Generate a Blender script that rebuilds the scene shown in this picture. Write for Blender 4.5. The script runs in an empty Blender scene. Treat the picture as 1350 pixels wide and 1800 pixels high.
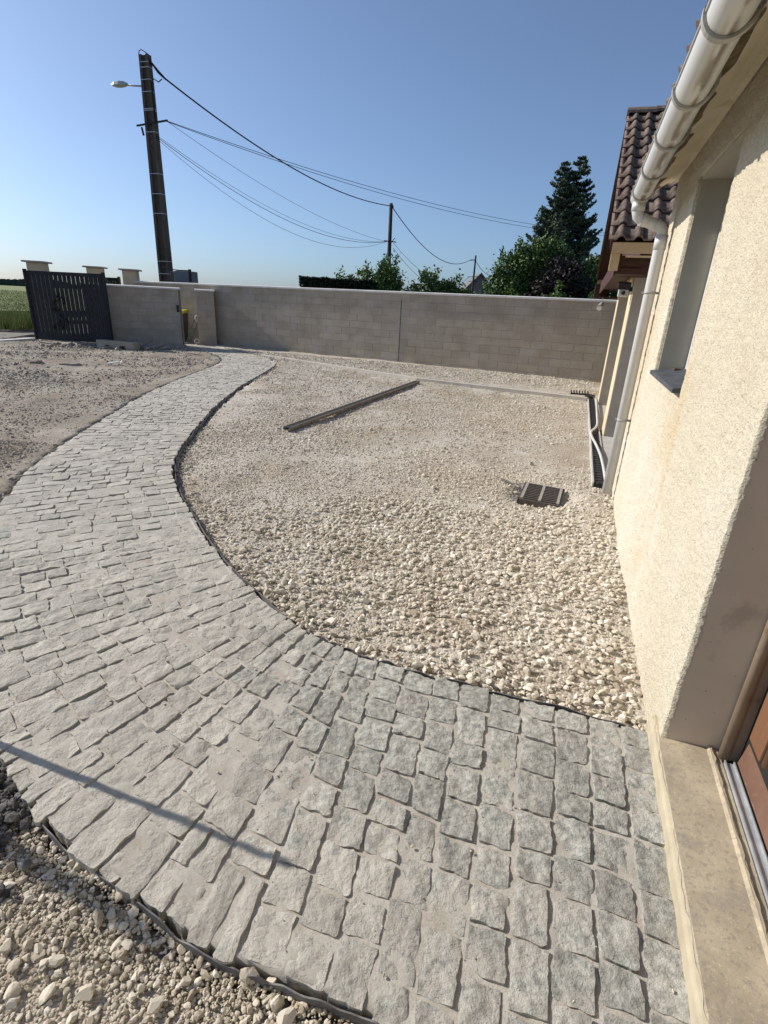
import bpy, math, random
import numpy as np
from mathutils import Vector, Matrix, Euler

random.seed(7); rng = np.random.default_rng(7)
SC = bpy.context.scene
COL = SC.collection
A = math.radians

# ------------------------------------------------------------ camera
PITCH, ROLL, FPX, EYE = A(21.646), A(2.9196), 920.0, 1.55
fw = Vector((0, math.cos(PITCH), -math.sin(PITCH)))
r0 = Vector((1, 0, 0)); d0 = fw.cross(r0)
right = r0 * math.cos(ROLL) - d0 * math.sin(ROLL)
down = r0 * math.sin(ROLL) + d0 * math.cos(ROLL)
cam_d = bpy.data.cameras.new('camera'); cam = bpy.data.objects.new('camera', cam_d); COL.objects.link(cam)
M = Matrix((right, -down, -fw)).transposed().to_4x4(); M.translation = (0, 0, EYE)
cam.matrix_world = M
cam_d.sensor_fit = 'VERTICAL'; cam_d.sensor_height = 24; cam_d.lens = 24 * FPX / 1800
cam_d.clip_start = 0.05; cam_d.clip_end = 6000
SC.camera = cam

# ------------------------------------------------------------ light
SUN_EL = A(31.0)
SDIR = Vector((-0.9225, 0.386, 0)).normalized() * math.cos(SUN_EL) + Vector((0, 0, math.sin(SUN_EL)))   # towards the sun
w = bpy.data.worlds.new('World'); SC.world = w; w.use_nodes = True
nt = w.node_tree; nt.nodes.clear()
sky = nt.nodes.new('ShaderNodeTexSky'); sky.sky_type = 'NISHITA'; sky.sun_disc = False
sky.sun_elevation = SUN_EL; sky.sun_rotation = math.atan2(SDIR.x, SDIR.y)
sky.air_density = 0.9; sky.dust_density = 1.2; sky.ozone_density = 9.0; sky.altitude = 150
bg = nt.nodes.new('ShaderNodeBackground'); bg.inputs['Strength'].default_value = 0.117
wo = nt.nodes.new('ShaderNodeOutputWorld')
hs = nt.nodes.new('ShaderNodeHueSaturation'); hs.inputs['Saturation'].default_value = 0.83; hs.inputs['Hue'].default_value = 0.496
nt.links.new(sky.outputs[0], hs.inputs['Color']); nt.links.new(hs.outputs[0], bg.inputs[0]); nt.links.new(bg.outputs[0], wo.inputs[0])
sd = bpy.data.lights.new('sun', 'SUN'); sun = bpy.data.objects.new('sun', sd); COL.objects.link(sun)
sd.energy = 4.9; sd.angle = A(0.53); sd.color = (1.0, 0.935, 0.85)
sun.rotation_euler = SDIR.to_track_quat('Z', 'Y').to_euler(); sun.location = (-20, 8, 20)
vs = SC.view_settings; vs.view_transform = 'Standard'; vs.look = 'None'; vs.exposure = 0.14; vs.gamma = 1.0
vs.use_curve_mapping = False

# ------------------------------------------------------------ helpers
AH = A(18.55)
U3 = Vector((math.sin(AH), math.cos(AH), 0)); N3 = Vector((math.cos(AH), -math.sin(AH), 0)); Z3 = Vector((0, 0, 1))
def H(u, n, z=0.0): return U3 * u + N3 * n + Z3 * z          # house frame: u away along the wall, n to the right of it
BASE = {}
def tag(o, label=None, cat=None, group=None, kind=None):
    if label: o['label'] = label
    if cat: o['category'] = cat
    if group: o['group'] = group
    if kind: o['kind'] = kind
    return o
def thing(name, loc, label, cat, group=None):
    o = bpy.data.objects.new(name, None); COL.objects.link(o); o.empty_display_size = 0.2
    o.location = loc; BASE[o] = Vector(loc); return tag(o, label, cat, group)
def base_of(p):
    while p is not None:
        if p in BASE: return BASE[p]
        p = p.parent
    return Vector((0, 0, 0))

def hashn(ix, iy, iz, seed):
    h = (ix.astype(np.int64) * 374761393 + iy.astype(np.int64) * 668265263 + iz.astype(np.int64) * 2147483647 + seed * 974634777) & 0xffffffff
    h = ((h ^ (h >> 13)) * 1274126177) & 0xffffffff
    h = (h ^ (h >> 16)) & 0xffffffff
    return h / 4294967295.0
def vnoise(x, y, seed=0):
    x = np.asarray(x, float); y = np.asarray(y, float)
    ix = np.floor(x); iy = np.floor(y); fx = x - ix; fy = y - iy
    fx = fx * fx * (3 - 2 * fx); fy = fy * fy * (3 - 2 * fy); z = np.zeros_like(ix)
    a = hashn(ix, iy, z, seed); b = hashn(ix + 1, iy, z, seed); c = hashn(ix, iy + 1, z, seed); d = hashn(ix + 1, iy + 1, z, seed)
    return (a * (1 - fx) + b * fx) * (1 - fy) + (c * (1 - fx) + d * fx) * fy - 0.5
def fbm(x, y, seed=0, oct=4):
    s = 0; a = 1
    for k in range(oct):
        s = s + a * vnoise(x * 2 ** k + 17.3 * k, y * 2 ** k - 9.1 * k, seed + k); a *= 0.5
    return s

def mesh_np(name, verts, faces, mats, tint=None, smooth=False, midx=None, dust_attr=None):
    """faces: list of (k x m) int arrays"""
    me = bpy.data.meshes.new(name)
    verts = np.ascontiguousarray(verts, dtype=np.float32)
    if not isinstance(faces, list): faces = [faces]
    me.vertices.add(len(verts)); me.vertices.foreach_set('co', verts.ravel())
    loops = np.concatenate([f.ravel() for f in faces]).astype(np.int32)
    tot = np.concatenate([np.full(len(f), f.shape[1]) for f in faces]).astype(np.int32)
    st = np.concatenate([[0], np.cumsum(tot)[:-1]]).astype(np.int32)
    me.loops.add(len(loops)); me.loops.foreach_set('vertex_index', loops)
    me.polygons.add(len(tot)); me.polygons.foreach_set('loop_start', st); me.polygons.foreach_set('loop_total', tot)
    if dust_attr is not None:
        at = me.attributes.new('dust', 'FLOAT', 'POINT'); at.data.foreach_set('value', np.asarray(dust_attr, dtype=np.float32))
    if midx is not None: me.polygons.foreach_set('material_index', np.asarray(midx, dtype=np.int32))
    me.polygons.foreach_set('use_smooth', np.full(len(tot), smooth, dtype=bool))
    if tint is not None:
        at = me.attributes.new('tint', 'FLOAT', 'POINT'); at.data.foreach_set('value', np.asarray(tint, dtype=np.float32))
    me.update(calc_edges=True); me.validate()
    for m in (mats if isinstance(mats, (list, tuple)) else [mats]): me.materials.append(m)
    return me
def link(name, me, parent=None, loc=None, rot=None):
    o = bpy.data.objects.new(name, me); COL.objects.link(o)
    if parent is not None: o.parent = parent
    if loc is not None:
        o.location = Vector(loc) - base_of(parent) if parent is not None else Vector(loc)
    if rot is not None: o.rotation_euler = rot
    return o
def inst(name, me, parent, mw):
    """shared mesh placed by a world matrix under a thing"""
    o = bpy.data.objects.new(name, me); COL.objects.link(o); o.parent = parent
    m = mw.copy(); m.translation = m.translation - base_of(parent); o.matrix_local = m
    return o

class MB:
    """collects boxes, tubes, prisms (world coordinates) and links them as one mesh"""
    def __init__(s): s.v = []; s.f = []; s.sm = []
    def add(s, vs_, fs, smooth=False):
        k = len(s.v); s.v += [tuple(p) for p in vs_]; s.f += [tuple(i + k for i in f) for f in fs]; s.sm += [smooth] * len(fs); return s
    def box8(s, p):    # p[0..3] bottom ccw, p[4..7] top
        return s.add(p, [(3, 2, 1, 0), (4, 5, 6, 7), (0, 1, 5, 4), (1, 2, 6, 5), (2, 3, 7, 6), (3, 0, 4, 7)])
    def un(s, u0, u1, n0, n1, z0, z1):
        return s.box8([H(u0, n0, z0), H(u0, n1, z0), H(u1, n1, z0), H(u1, n0, z0), H(u0, n0, z1), H(u0, n1, z1), H(u1, n1, z1), H(u1, n0, z1)])
    def box(s, c, sx, sy, sz, ang=0, tilt=None):
        R = Matrix.Rotation(ang, 3, 'Z')
        if tilt is not None: R = R @ Euler(tilt).to_matrix()
        c = Vector(c); P = []
        for dz in (-.5, .5):
            for dx, dy in ((-.5, -.5), (.5, -.5), (.5, .5), (-.5, .5)): P.append(c + R @ Vector((dx * sx, dy * sy, dz * sz)))
        return s.box8(P)
    def bar(s, a, b, w_, h_, up=(0, 0, 1)):
        a = Vector(a); b = Vector(b); d = (b - a).normalized(); x = d.cross(Vector(up))
        if x.length < 1e-4: x = Vector((1, 0, 0))
        x.normalize(); y = x.cross(d)
        P = [a - x * w_ / 2 - y * h_ / 2, a + x * w_ / 2 - y * h_ / 2, a + x * w_ / 2 + y * h_ / 2, a - x * w_ / 2 + y * h_ / 2]
        P += [p + (b - a) for p in P]
        return s.add(P, [(0, 1, 2, 3), (7, 6, 5, 4), (0, 4, 5, 1), (1, 5, 6, 2), (2, 6, 7, 3), (3, 7, 4, 0)])
    def tube(s, pts, r, seg=10, cap=True):
        pts = [Vector(p) for p in pts]; n = len(pts); rr = r if hasattr(r, '__len__') else [r] * n
        prev = None; V = []
        for i, p in enumerate(pts):
            d = (pts[min(i + 1, n - 1)] - pts[max(i - 1, 0)]).normalized()
            if prev is None:
                x = d.cross(Vector((0.13, 0.97, 0.2))); x.normalize()
            else:
                x = prev - d * prev.dot(d); x.normalize()
            prev = x; y = d.cross(x)
            for k in range(seg):
                a = 2 * math.pi * k / seg; V.append(p + (x * math.cos(a) + y * math.sin(a)) * rr[i])
        F = []
        for i in range(n - 1):
            for k in range(seg): F.append((i * seg + k, i * seg + (k + 1) % seg, (i + 1) * seg + (k + 1) % seg, (i + 1) * seg + k))
        s.add(V, F, True)
        if cap:
            k0 = len(s.v) - n * seg
            s.f.append(tuple(range(k0 + seg - 1, k0 - 1, -1))); s.f.append(tuple(range(k0 + (n - 1) * seg, k0 + n * seg))); s.sm += [False, False]
        return s
    def prism(s, poly, vec, smooth=False):
        """poly: list of points; extruded by vec"""
        n = len(poly); vec = Vector(vec); P = [Vector(p) for p in poly]; P += [p + vec for p in P]
        F = [tuple(range(n - 1, -1, -1)), tuple(range(n, 2 * n))] + [(i, (i + 1) % n, n + (i + 1) % n, n + i) for i in range(n)]
        s.add(P, F); return s
    def build(s, name, mat, parent=None, bevel=0, base=None):
        b = base_of(parent) if parent is not None else (Vector(base) if base is not None else Vector((0, 0, 0)))
        me = bpy.data.meshes.new(name); me.from_pydata([tuple(Vector(v) - b) for v in s.v], [], s.f); me.update()
        me.polygons.foreach_set('use_smooth', np.array(s.sm, dtype=bool)); me.materials.append(mat)
        o = bpy.data.objects.new(name, me); COL.objects.link(o)
        if parent is not None: o.parent = parent
        else: o.location = b; BASE[o] = b
        if bevel:
            m = o.modifiers.new('bevel', 'BEVEL'); m.width = bevel; m.segments = 2; m.limit_method = 'ANGLE'
        return o

# ------------------------------------------------------------ materials
def mat(name, c1, c2=None, c3=None, scale=3.0, rough=0.85, bump=0.0, bscale=60, bdist=0.003, bump2=0.0, bscale2=15, bdist2=0.01,
        tint=0.0, rand=0.0, spots=None, detail=8, metallic=0.0, vor=None, spec=0.3, dust=None, stretch=None, lo=0.35, hi=0.65, attr_cols=None, streak=None, coord='pos'):
    m = bpy.data.materials.new(name); m.use_nodes = True; t = m.node_tree; N = t.nodes; L = t.links
    b = N['Principled BSDF']; b.inputs['Roughness'].default_value = rough; b.inputs['Metallic'].default_value = metallic
    b.inputs['Specular IOR Level'].default_value = spec
    if coord == 'pos': src = N.new('ShaderNodeNewGeometry').outputs['Position']
    else: src = N.new('ShaderNodeTexCoord').outputs['Object']
    if stretch:
        mp = N.new('ShaderNodeMapping'); mp.inputs['Scale'].default_value = stretch; L.new(src, mp.inputs[0]); srcs = mp.outputs[0]
    else: srcs = src
    def noise(sc, det=detail, ro=0.6, s=None):
        n = N.new('ShaderNodeTexNoise'); n.inputs['Scale'].default_value = sc; n.inputs['Detail'].default_value = det
        n.inputs['Roughness'].default_value = ro; L.new(s or srcs, n.inputs['Vector']); return n.outputs['Fac']
    def ramp(fac, stops):
        r = N.new('ShaderNodeValToRGB'); e = r.color_ramp.elements
        while len(e) < len(stops): e.new(0.5)
        for i, (p, c) in enumerate(stops):
            e[i].position = p; e[i].color = tuple(c) + (1,) if hasattr(c, '__len__') else (c, c, c, 1)
        L.new(fac, r.inputs[0]); return r.outputs[0]
    def mix(a, b_, fac, mode='MIX'):
        x = N.new('ShaderNodeMix'); x.data_type = 'RGBA'; x.blend_type = mode
        if hasattr(fac, 'links'): L.new(fac, x.inputs[0])
        else: x.inputs[0].default_value = fac
        for s_, i in ((a, 6), (b_, 7)):
            if hasattr(s_, 'links'): L.new(s_, x.inputs[i])
            else: x.inputs[i].default_value = tuple(s_) + (1,)
        return x.outputs[2]
    if attr_cols:
        at = N.new('ShaderNodeAttribute'); at.attribute_name = 'tint'; col = ramp(at.outputs['Fac'], attr_cols)
    elif c2 is None:
        x = N.new('ShaderNodeRGB'); x.outputs[0].default_value = tuple(c1) + (1,); col = x.outputs[0]
    else:
        st = [(lo, c1), (hi, c2)] if c3 is None else [(lo, c1), (0.5, c2), (hi, c3)]
        col = ramp(noise(scale), st)
    if streak:   # (colour, scale vec, lo, hi)
        mp = N.new('ShaderNodeMapping'); mp.inputs['Scale'].default_value = streak[1]; L.new(src, mp.inputs[0])
        f = ramp(noise(1.0, 5, 0.6, mp.outputs[0]), [(streak[2], 0.0), (streak[3], 1.0)]); col = mix(col, streak[0], f)
    if spots:    # list of (colour, scale, threshold_hi, amount)
        for (c, sc, th, am) in spots:
            f = ramp(noise(sc, 5, 0.65), [(th, 0.0), (th + 0.09, am)]); col = mix(col, c, f)
    if dust:
        at = N.new('ShaderNodeAttribute'); at.attribute_name = 'dust'; nn_ = noise(13, 6, .6); ad = N.new('ShaderNodeMath'); ad.operation = 'ADD'
        L.new(nn_, ad.inputs[0]); L.new(at.outputs['Fac'], ad.inputs[1]); f = ramp(ad.outputs[0], [(.80, 0.0), (1.0, dust[1])]); col = mix(col, dust[0], f)
    if tint or rand:
        if rand:
            oi = N.new('ShaderNodeObjectInfo'); f = oi.outputs['Random']; am = rand
        else:
            at = N.new('ShaderNodeAttribute'); at.attribute_name = 'tint'; f = at.outputs['Fac']; am = tint
        g = ramp(f, [(0, 1 - am), (1, 1 + am)]); col = mix(col, g, 1.0, 'MULTIPLY')
    if vor:     # (scale, dark): darker gaps between grains
        v = N.new('ShaderNodeTexVoronoi'); v.inputs['Scale'].default_value = vor[0]; L.new(src, v.inputs['Vector'])
        sp = N.new('ShaderNodeSeparateColor'); L.new(v.outputs['Color'], sp.inputs[0])
        g = ramp(sp.outputs[0], [(0, 1 - vor[1]), (1, 1 + vor[1])]); col = mix(col, g, 1.0, 'MULTIPLY')
    L.new(col, b.inputs['Base Color'])
    nrm = None
    def addb(h, st, dist):
        nonlocal nrm
        bp = N.new('ShaderNodeBump'); bp.inputs['Strength'].default_value = st; bp.inputs['Distance'].default_value = dist
        L.new(h, bp.inputs['Height'])
        if nrm: L.new(nrm, bp.inputs['Normal'])
        nrm = bp.outputs[0]
    if vor and len(vor) > 2: 
        iv = N.new('ShaderNodeMath'); iv.operation = 'SUBTRACT'; iv.inputs[0].default_value = 1.0; L.new(v.outputs['Distance'], iv.inputs[1])
        addb(iv.outputs[0], 0.9, vor[2])
    if bump2: addb(noise(bscale2, 6), bump2, bdist2)
    if bump: addb(noise(bscale, 4, 0.7), bump, bdist)
    if nrm: L.new(nrm, b.inputs['Normal'])
    return m

MT = {}
MT['stone'] = mat('granite', (.26, .255, .222), (.39, .38, .33), (.48, .465, .405), scale=42, lo=.36, hi=.62, rough=.92, bump=1.0, bscale=230, bdist=.003, bump2=1.0, bscale2=60, bdist2=.010,
                  tint=.13, dust=((.49, .455, .385), .92), spots=[((.185, .19, .18), 16, .58, .6), ((.52, .51, .47), 95, .62, .5), ((.29, .21, .145), 3.1, .67, .6)])
MT['sand'] = mat('joint_sand', (.395, .36, .295), (.45, .415, .35), (.49, .46, .395), scale=8, rough=.95, bump=.8, bscale=260, bdist=.002, bump2=.5, bscale2=50, bdist2=.004,
                 spots=[((.40, .33, .27), 6, .56, .7)], vor=(330, .13))
MT['gravel_bed'] = mat('gravel_bed', (.41, .36, .285), (.49, .44, .36), (.56, .515, .435), scale=1.3, rough=.95, bump=.8, bscale=90, bdist=.006, vor=(75, .22, .006),
                       spots=[((.38, .30, .21), .55, .50, .7), ((.50, .46, .39), 1.5, .58, .6)])
MT['gravel'] = mat('gravel_stone', (.5, .5, .5), rough=.9, bump=.5, bscale=150, bdist=.002,
                   attr_cols=[(0, (.32, .265, .195)), (.3, (.465, .402, .305)), (.7, (.60, .54, .435)), (1, (.73, .68, .585))])
MT['dirt'] = mat('yard_dirt', (.225, .19, .145), (.315, .272, .213), (.40, .355, .288), scale=1.1, rough=.95, bump=.9, bscale=70, bdist=.008, vor=(60, .22, .007),
                 bump2=.6, bscale2=9, bdist2=.03, spots=[((.27, .215, .165), .8, .54, .7), ((.20, .18, .15), 2.2, .56, .6), ((.40, .37, .33), 1.4, .60, .7)])
MT['dirtstone'] = mat('yard_stone', (.5, .5, .5), rough=.9, bump=.5, bscale=150, bdist=.002,
                      attr_cols=[(0, (.22, .18, .135)), (.4, (.33, .28, .22)), (.8, (.44, .385, .315)), (1, (.60, .55, .47))])
MT['rubble'] = mat('dark_rubble', (.07, .065, .06), (.13, .12, .11), (.22, .20, .18), scale=14, rough=.95, bump=.9, bscale=120, bdist=.004)
MT['edging'] = mat('edging_sheet', (.10, .095, .09), (.22, .21, .20), scale=12, rough=.7, bump=.3)
MT['render'] = mat('rough_render', (.60, .53, .395), (.64, .575, .44), (.68, .63, .515), scale=.9, rough=.95, bump=.8, bscale=170, bdist=.005, bump2=1.0, bscale2=62, bdist2=.012,
                   vor=(125, .09, .004), streak=((.60, .44, .25), (1.1, 1.1, .4), .60, .74), spots=[((.69, .66, .57), 1.1, .56, .45), ((.47, .40, .27), 90, .62, .45)])
MT['plaster'] = mat('smooth_plaster', (.60, .50, .375), (.64, .54, .41), (.68, .58, .45), scale=3, rough=.9, bump=.3, bscale=150, bdist=.001,
                    spots=[((.10, .075, .055), 75, .665, .9), ((.36, .31, .245), 4, .60, .5)])
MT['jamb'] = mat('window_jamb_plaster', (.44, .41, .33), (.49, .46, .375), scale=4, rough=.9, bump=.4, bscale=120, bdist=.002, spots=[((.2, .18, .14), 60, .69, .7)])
MT['soffit'] = mat('eave_plaster', (.58, .51, .36), (.64, .57, .42), (.68, .62, .48), scale=2, rough=.9, bump=.5, bscale=80, bdist=.003, spots=[((.26, .21, .12), 30, .68, .7), ((.44, .36, .22), 3, .58, .5)])
MT['grime'] = mat('grime', (.06, .045, .03), (.22, .17, .10), scale=18, rough=.95)
MT['sill'] = mat('threshold_concrete', (.33, .275, .195), (.40, .335, .235), (.47, .40, .28), scale=6, rough=.9, bump=.5, bscale=120, bdist=.002,
                 spots=[((.25, .215, .17), 55, .53, .6), ((.27, .235, .185), 7, .52, .45), ((.54, .46, .32), 90, .58, .7)])
MT['yellow'] = mat('old_yellow_paint', (.37, .32, .225), (.46, .40, .28), scale=14, rough=.8, bump=.4, bscale=80, bdist=.002)
MT['alu'] = mat('aluminium', (.42, .44, .46), (.55, .57, .58), scale=20, rough=.45, metallic=.6)
MT['pvc'] = mat('white_pvc', (.54, .54, .52), (.62, .62, .595), scale=4, rough=.4, spec=.5, spots=[((.50, .47, .41), 9, .60, .4)])
MT['pvcgrey'] = mat('grey_pvc', (.33, .315, .29), (.40, .385, .355), scale=8, rough=.55)
MT['wood'] = mat('door_wood', (.135, .066, .034), (.185, .094, .05), (.235, .13, .075), scale=2.5, rough=.5, bump=.3, bscale=60, bdist=.001, stretch=(1, 1, .15), spots=[((.36, .25, .17), 60, .66, .4)])
MT['woodrail'] = mat('door_rail_wood', (.13, .068, .045), (.175, .098, .068), scale=6, rough=.6, spots=[((.33, .24, .20), 30, .60, .45)])
MT['frame'] = mat('door_frame_paint', (.24, .18, .125), (.30, .23, .165), scale=6, rough=.5, bump=.2, spots=[((.14, .085, .045), 9, .58, .6)])
MT['darkgap'] = mat('dark_gap', (.02, .017, .015))
MT['glass'] = mat('window_glass', (.03, .035, .04), rough=.05, spec=.8)
MT['slate'] = mat('slate', (.05, .055, .065), (.09, .095, .105), scale=12, rough=.6, bump=.3, spots=[((.22, .22, .21), 14, .62, .6)])
MT['tile'] = mat('roof_tile', (.105, .075, .06), (.165, .12, .095), (.23, .185, .155), scale=12, rough=.9, bump=.6, bscale=120, bdist=.002, rand=.22,
                 spots=[((.30, .28, .25), 26, .58, .6)])
MT['fascia'] = mat('cream_timber', (.50, .36, .20), (.58, .43, .25), scale=6, rough=.7)
MT['brown'] = mat('brown_timber', (.048, .021, .014), (.07, .031, .02), scale=5, rough=.6, stretch=(1, 1, 6))
MT['block'] = mat('concrete_block', (.36, .31, .245), (.40, .35, .28), (.45, .40, .33), scale=2, rough=.95, bump=.6, bscale=110, bdist=.003, rand=.07,
                  spots=[((.36, .345, .32), 2.0, .58, .5)])
MT['mortar'] = mat('mortar', (.37, .32, .255), (.41, .36, .29), scale=9, rough=.95, bump=.5)
MT['coping'] = mat('coping_concrete', (.60, .585, .55), (.70, .68, .64), scale=4, rough=.8, rand=.05)
MT['concrete'] = mat('concrete', (.50, .465, .40), (.58, .54, .47), scale=5, rough=.9, bump=.4)
MT['slab'] = mat('slab_concrete', (.40, .385, .35), (.52, .50, .46), scale=5, rough=.9, bump=.3)
MT['gate'] = mat('anthracite_paint', (.020, .022, .026), (.030, .032, .036), scale=6, rough=.6, spec=.25)
MT['cream'] = mat('cream_pillar', (.56, .46, .30), (.64, .54, .37), scale=3, rough=.9, bump=.4)
MT['capstone'] = mat('pillar_cap', (.33, .31, .29), (.40, .38, .355), scale=5, rough=.8)
MT['pole'] = mat('pole_concrete', (.075, .062, .05), (.12, .10, .083), scale=3, rough=.9, stretch=(1, 1, .3))
MT['polewood'] = mat('pole_wood', (.035, .03, .027), (.06, .05, .045), scale=4, rough=.9)
MT['steel'] = mat('galvanised_steel', (.45, .46, .47), rough=.45, metallic=.7)
MT['cable'] = mat('black_cable', (.02, .02, .022), rough=.6)
MT['wire'] = mat('grey_cable', (.05, .05, .055), rough=.6)
MT['lampglass'] = mat('lamp_glass', (.42, .44, .45), rough=.3)
MT['cabinet'] = mat('cabinet_grey', (.14, .15, .17), (.18, .19, .21), rough=.5)
MT['black'] = mat('black_plastic', (.018, .018, .02), (.035, .035, .038), scale=10, rough=.4, spots=[((.3, .28, .25), 30, .64, .5)])
MT['iron'] = mat('cast_iron', (.10, .085, .07), (.16, .14, .12), scale=30, rough=.6, metallic=.3)
MT['slotdark'] = mat('slot_dark', (.03, .028, .025))
MT['ironlight'] = mat('worn_iron', (.30, .27, .235), (.38, .345, .30), scale=30, rough=.55)
MT['plank'] = mat('weathered_plank', (.16, .15, .125), (.25, .235, .205), scale=8, rough=.9, bump=.4)
MT['leaf'] = mat('leaf_green', (.5, .5, .5), rough=.6, attr_cols=[(0, (.025, .05, .015)), (.5, (.07, .125, .032)), (1, (.14, .215, .055))])
MT['leafdark'] = mat('leaf_dark', (.5, .5, .5), rough=.6, attr_cols=[(0, (.010, .018, .010)), (.5, (.022, .038, .018)), (1, (.045, .07, .028))])
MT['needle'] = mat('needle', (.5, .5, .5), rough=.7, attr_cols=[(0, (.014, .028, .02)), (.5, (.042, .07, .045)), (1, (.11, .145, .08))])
MT['plum'] = mat('leaf_plum', (.5, .5, .5), rough=.6, attr_cols=[(0, (.010, .010, .009)), (.5, (.024, .019, .017)), (1, (.048, .036, .03))])
MT['lime'] = mat('leaf_lime', (.5, .5, .5), rough=.6, attr_cols=[(0, (.05, .09, .018)), (.5, (.12, .19, .035)), (1, (.22, .29, .075))])
MT['crop'] = mat('crop', (.5, .5, .5), rough=.8, attr_cols=[(0, (.08, .11, .025)), (.5, (.19, .23, .06)), (1, (.36, .37, .14))])
MT['cropbase'] = mat('crop_ground', (.13, .16, .045), (.24, .26, .085), scale=.6, rough=.9, bump=.8, bscale=8, bdist=.1)
MT['bark'] = mat('bark', (.06, .045, .035), (.11, .085, .065), scale=10, rough=.95)
MT['farroof'] = mat('far_roof_slate', (.13, .13, .13), (.18, .18, .175), scale=3, rough=.8)
MT['road'] = mat('road_asphalt', (.15, .135, .12), (.22, .20, .175), scale=1.5, rough=.9)
MT['ground'] = mat('ground_soil', (.12, .11, .06), (.17, .15, .085), scale=.05, rough=.95)
MT['wood_far'] = mat('far_wood', (.035, .05, .045), (.05, .065, .055), scale=.05, rough=.9)
MT['yellowlid'] = mat('yellow_lid', (.45, .42, .03), rough=.5)
MT['bin'] = mat('bin_grey', (.07, .07, .07), rough=.5)
MT['cabinetwhite'] = mat('white_plastic', (.6, .6, .57), rough=.4)

# ------------------------------------------------------------ path geometry (stations: inner edge, outer edge)
ST = [((1.12, 1.64), (.72, .46)), ((.88, 1.73), (.5, .54)), ((.55, 1.83), (.25, .62)), ((.28, 1.92), (.03, .70)), ((.0, 2.02), (-.21, .77)),
      ((-.12, 2.08), (-.40, .825)), ((-.24, 2.15), (-.71, .98)), ((-.40, 2.26), (-.98, 1.12)), ((-.56, 2.42), (-1.33, 1.40)), ((-.84, 2.75), (-1.84, 1.86)),
      ((-1.16, 3.17), (-2.26, 2.42)), ((-1.52, 3.76), (-2.66, 3.06)), ((-1.80, 4.24), (-2.86, 3.52)), ((-1.99, 4.64), (-3.02, 3.92)), ((-2.10, 4.95), (-3.18, 4.30)),
      ((-2.22, 5.40), (-3.33, 4.85)), ((-2.33, 5.95), (-3.50, 5.60)), ((-2.42, 6.5), (-3.63, 6.4)), ((-2.53, 7.2), (-3.78, 7.25)), ((-2.64, 7.97), (-3.93, 8.1)),
      ((-2.72, 8.9), (-4.03, 9.05)), ((-2.8, 9.81), (-4.1, 10.0)), ((-2.82, 10.8), (-4.15, 10.9)), ((-2.84, 11.76), (-4.18, 11.8)), ((-2.86, 12.6), (-4.2, 12.5)),
      ((-2.9, 13.3), (-4.25, 13.2)), ((-3.02, 14.0), (-4.35, 13.8)), ((-3.35, 14.8), (-4.55, 14.45)), ((-3.9, 15.65), (-4.9, 15.2)), ((-4.8, 16.65), (-5.5, 15.95)),
      ((-5.6, 17.5), (-6.1, 16.6)), ((-6.15, 18.2), (-6.7, 17.3)), ((-6.3, 18.9), (-7.0, 18.0))]
SI = np.array([s[0] for s in ST]); SO = np.array([s[1] for s in ST])
def catmull(P, t):
    t = np.asarray(t, float); i = np.clip(np.floor(t).astype(int), 0, len(P) - 2); f = (t - i)[..., None]
    p0 = P[np.clip(i - 1, 0, len(P) - 1)]; p1 = P[i]; p2 = P[i + 1]; p3 = P[np.clip(i + 2, 0, len(P) - 1)]
    return .5 * ((2 * p1) + (-p0 + p2) * f + (2 * p0 - 5 * p1 + 4 * p2 - p3) * f ** 2 + (-p0 + 3 * p1 - 3 * p2 + p3) * f ** 3)
TT = np.linspace(0, len(ST) - 1, 1400)
MIDL = (catmull(SI, TT) + catmull(SO, TT)) / 2
ARC = np.concatenate([[0], np.cumsum(np.hypot(*np.diff(MIDL, axis=0).T))])
def tt_at(s): return np.interp(s, ARC, TT)
INC = catmull(SI, TT[::5]); OUC = catmull(SO, TT[::5])
PATHPOLY = np.vstack([INC, OUC[::-1]])
def inpoly(x, y, P):
    x = np.asarray(x, float); y = np.asarray(y, float); r = np.zeros(x.shape, bool); n = len(P); j = n - 1
    for i in range(n):
        xi, yi = P[i]; xj, yj = P[j]
        if yi != yj:
            c = ((yi > y) != (yj > y)) & (x < (xj - xi) * (y - yi) / (yj - yi) + xi); r ^= c
        j = i
    return r
def dcurve(x, y, C):
    d = np.full(np.shape(x), 1e9)
    for (a, b) in C: d = np.minimum(d, (x - a) ** 2 + (y - b) ** 2)
    return np.sqrt(d)
k0 = int(np.argmin(np.hypot(OUC[:, 0] + 1.36, OUC[:, 1] - 1.42)))
DIRTPOLY = np.vstack([OUC[k0:], [(-7, 18.6), (-20, 18.6), (-20, .9), (-2.6, .9)]])
GR = Vector((1.46, 4.62)); PIPE = H(4.87, .46)
def hz_gravel(x, y):
    z = -.055 + .035 * np.clip((y - 4) / 7, 0, 1) + .03 * np.clip((y - 13) / 2, 0, 1)
    z = z + .022 * fbm(x * .9, y * .9, 3, 3) + .018 * fbm(x * 4, y * 4, 5, 3)
    z = z + .07 * np.exp(-((x - 2.05) ** 2 + (y - 4.35) ** 2) / .30) - .085 * np.exp(-(((x - GR.x) ** 2 + (y - GR.y) ** 2) / .085) ** 2)
    z = z + .03 * np.exp(-((x - 1.85) ** 2 + (y - 3.85) ** 2) / .08)
    z = z + .022 * np.exp(-((x + .9) ** 2 / 1.2 + (y - .6) ** 2 / .25))
    return z
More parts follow.
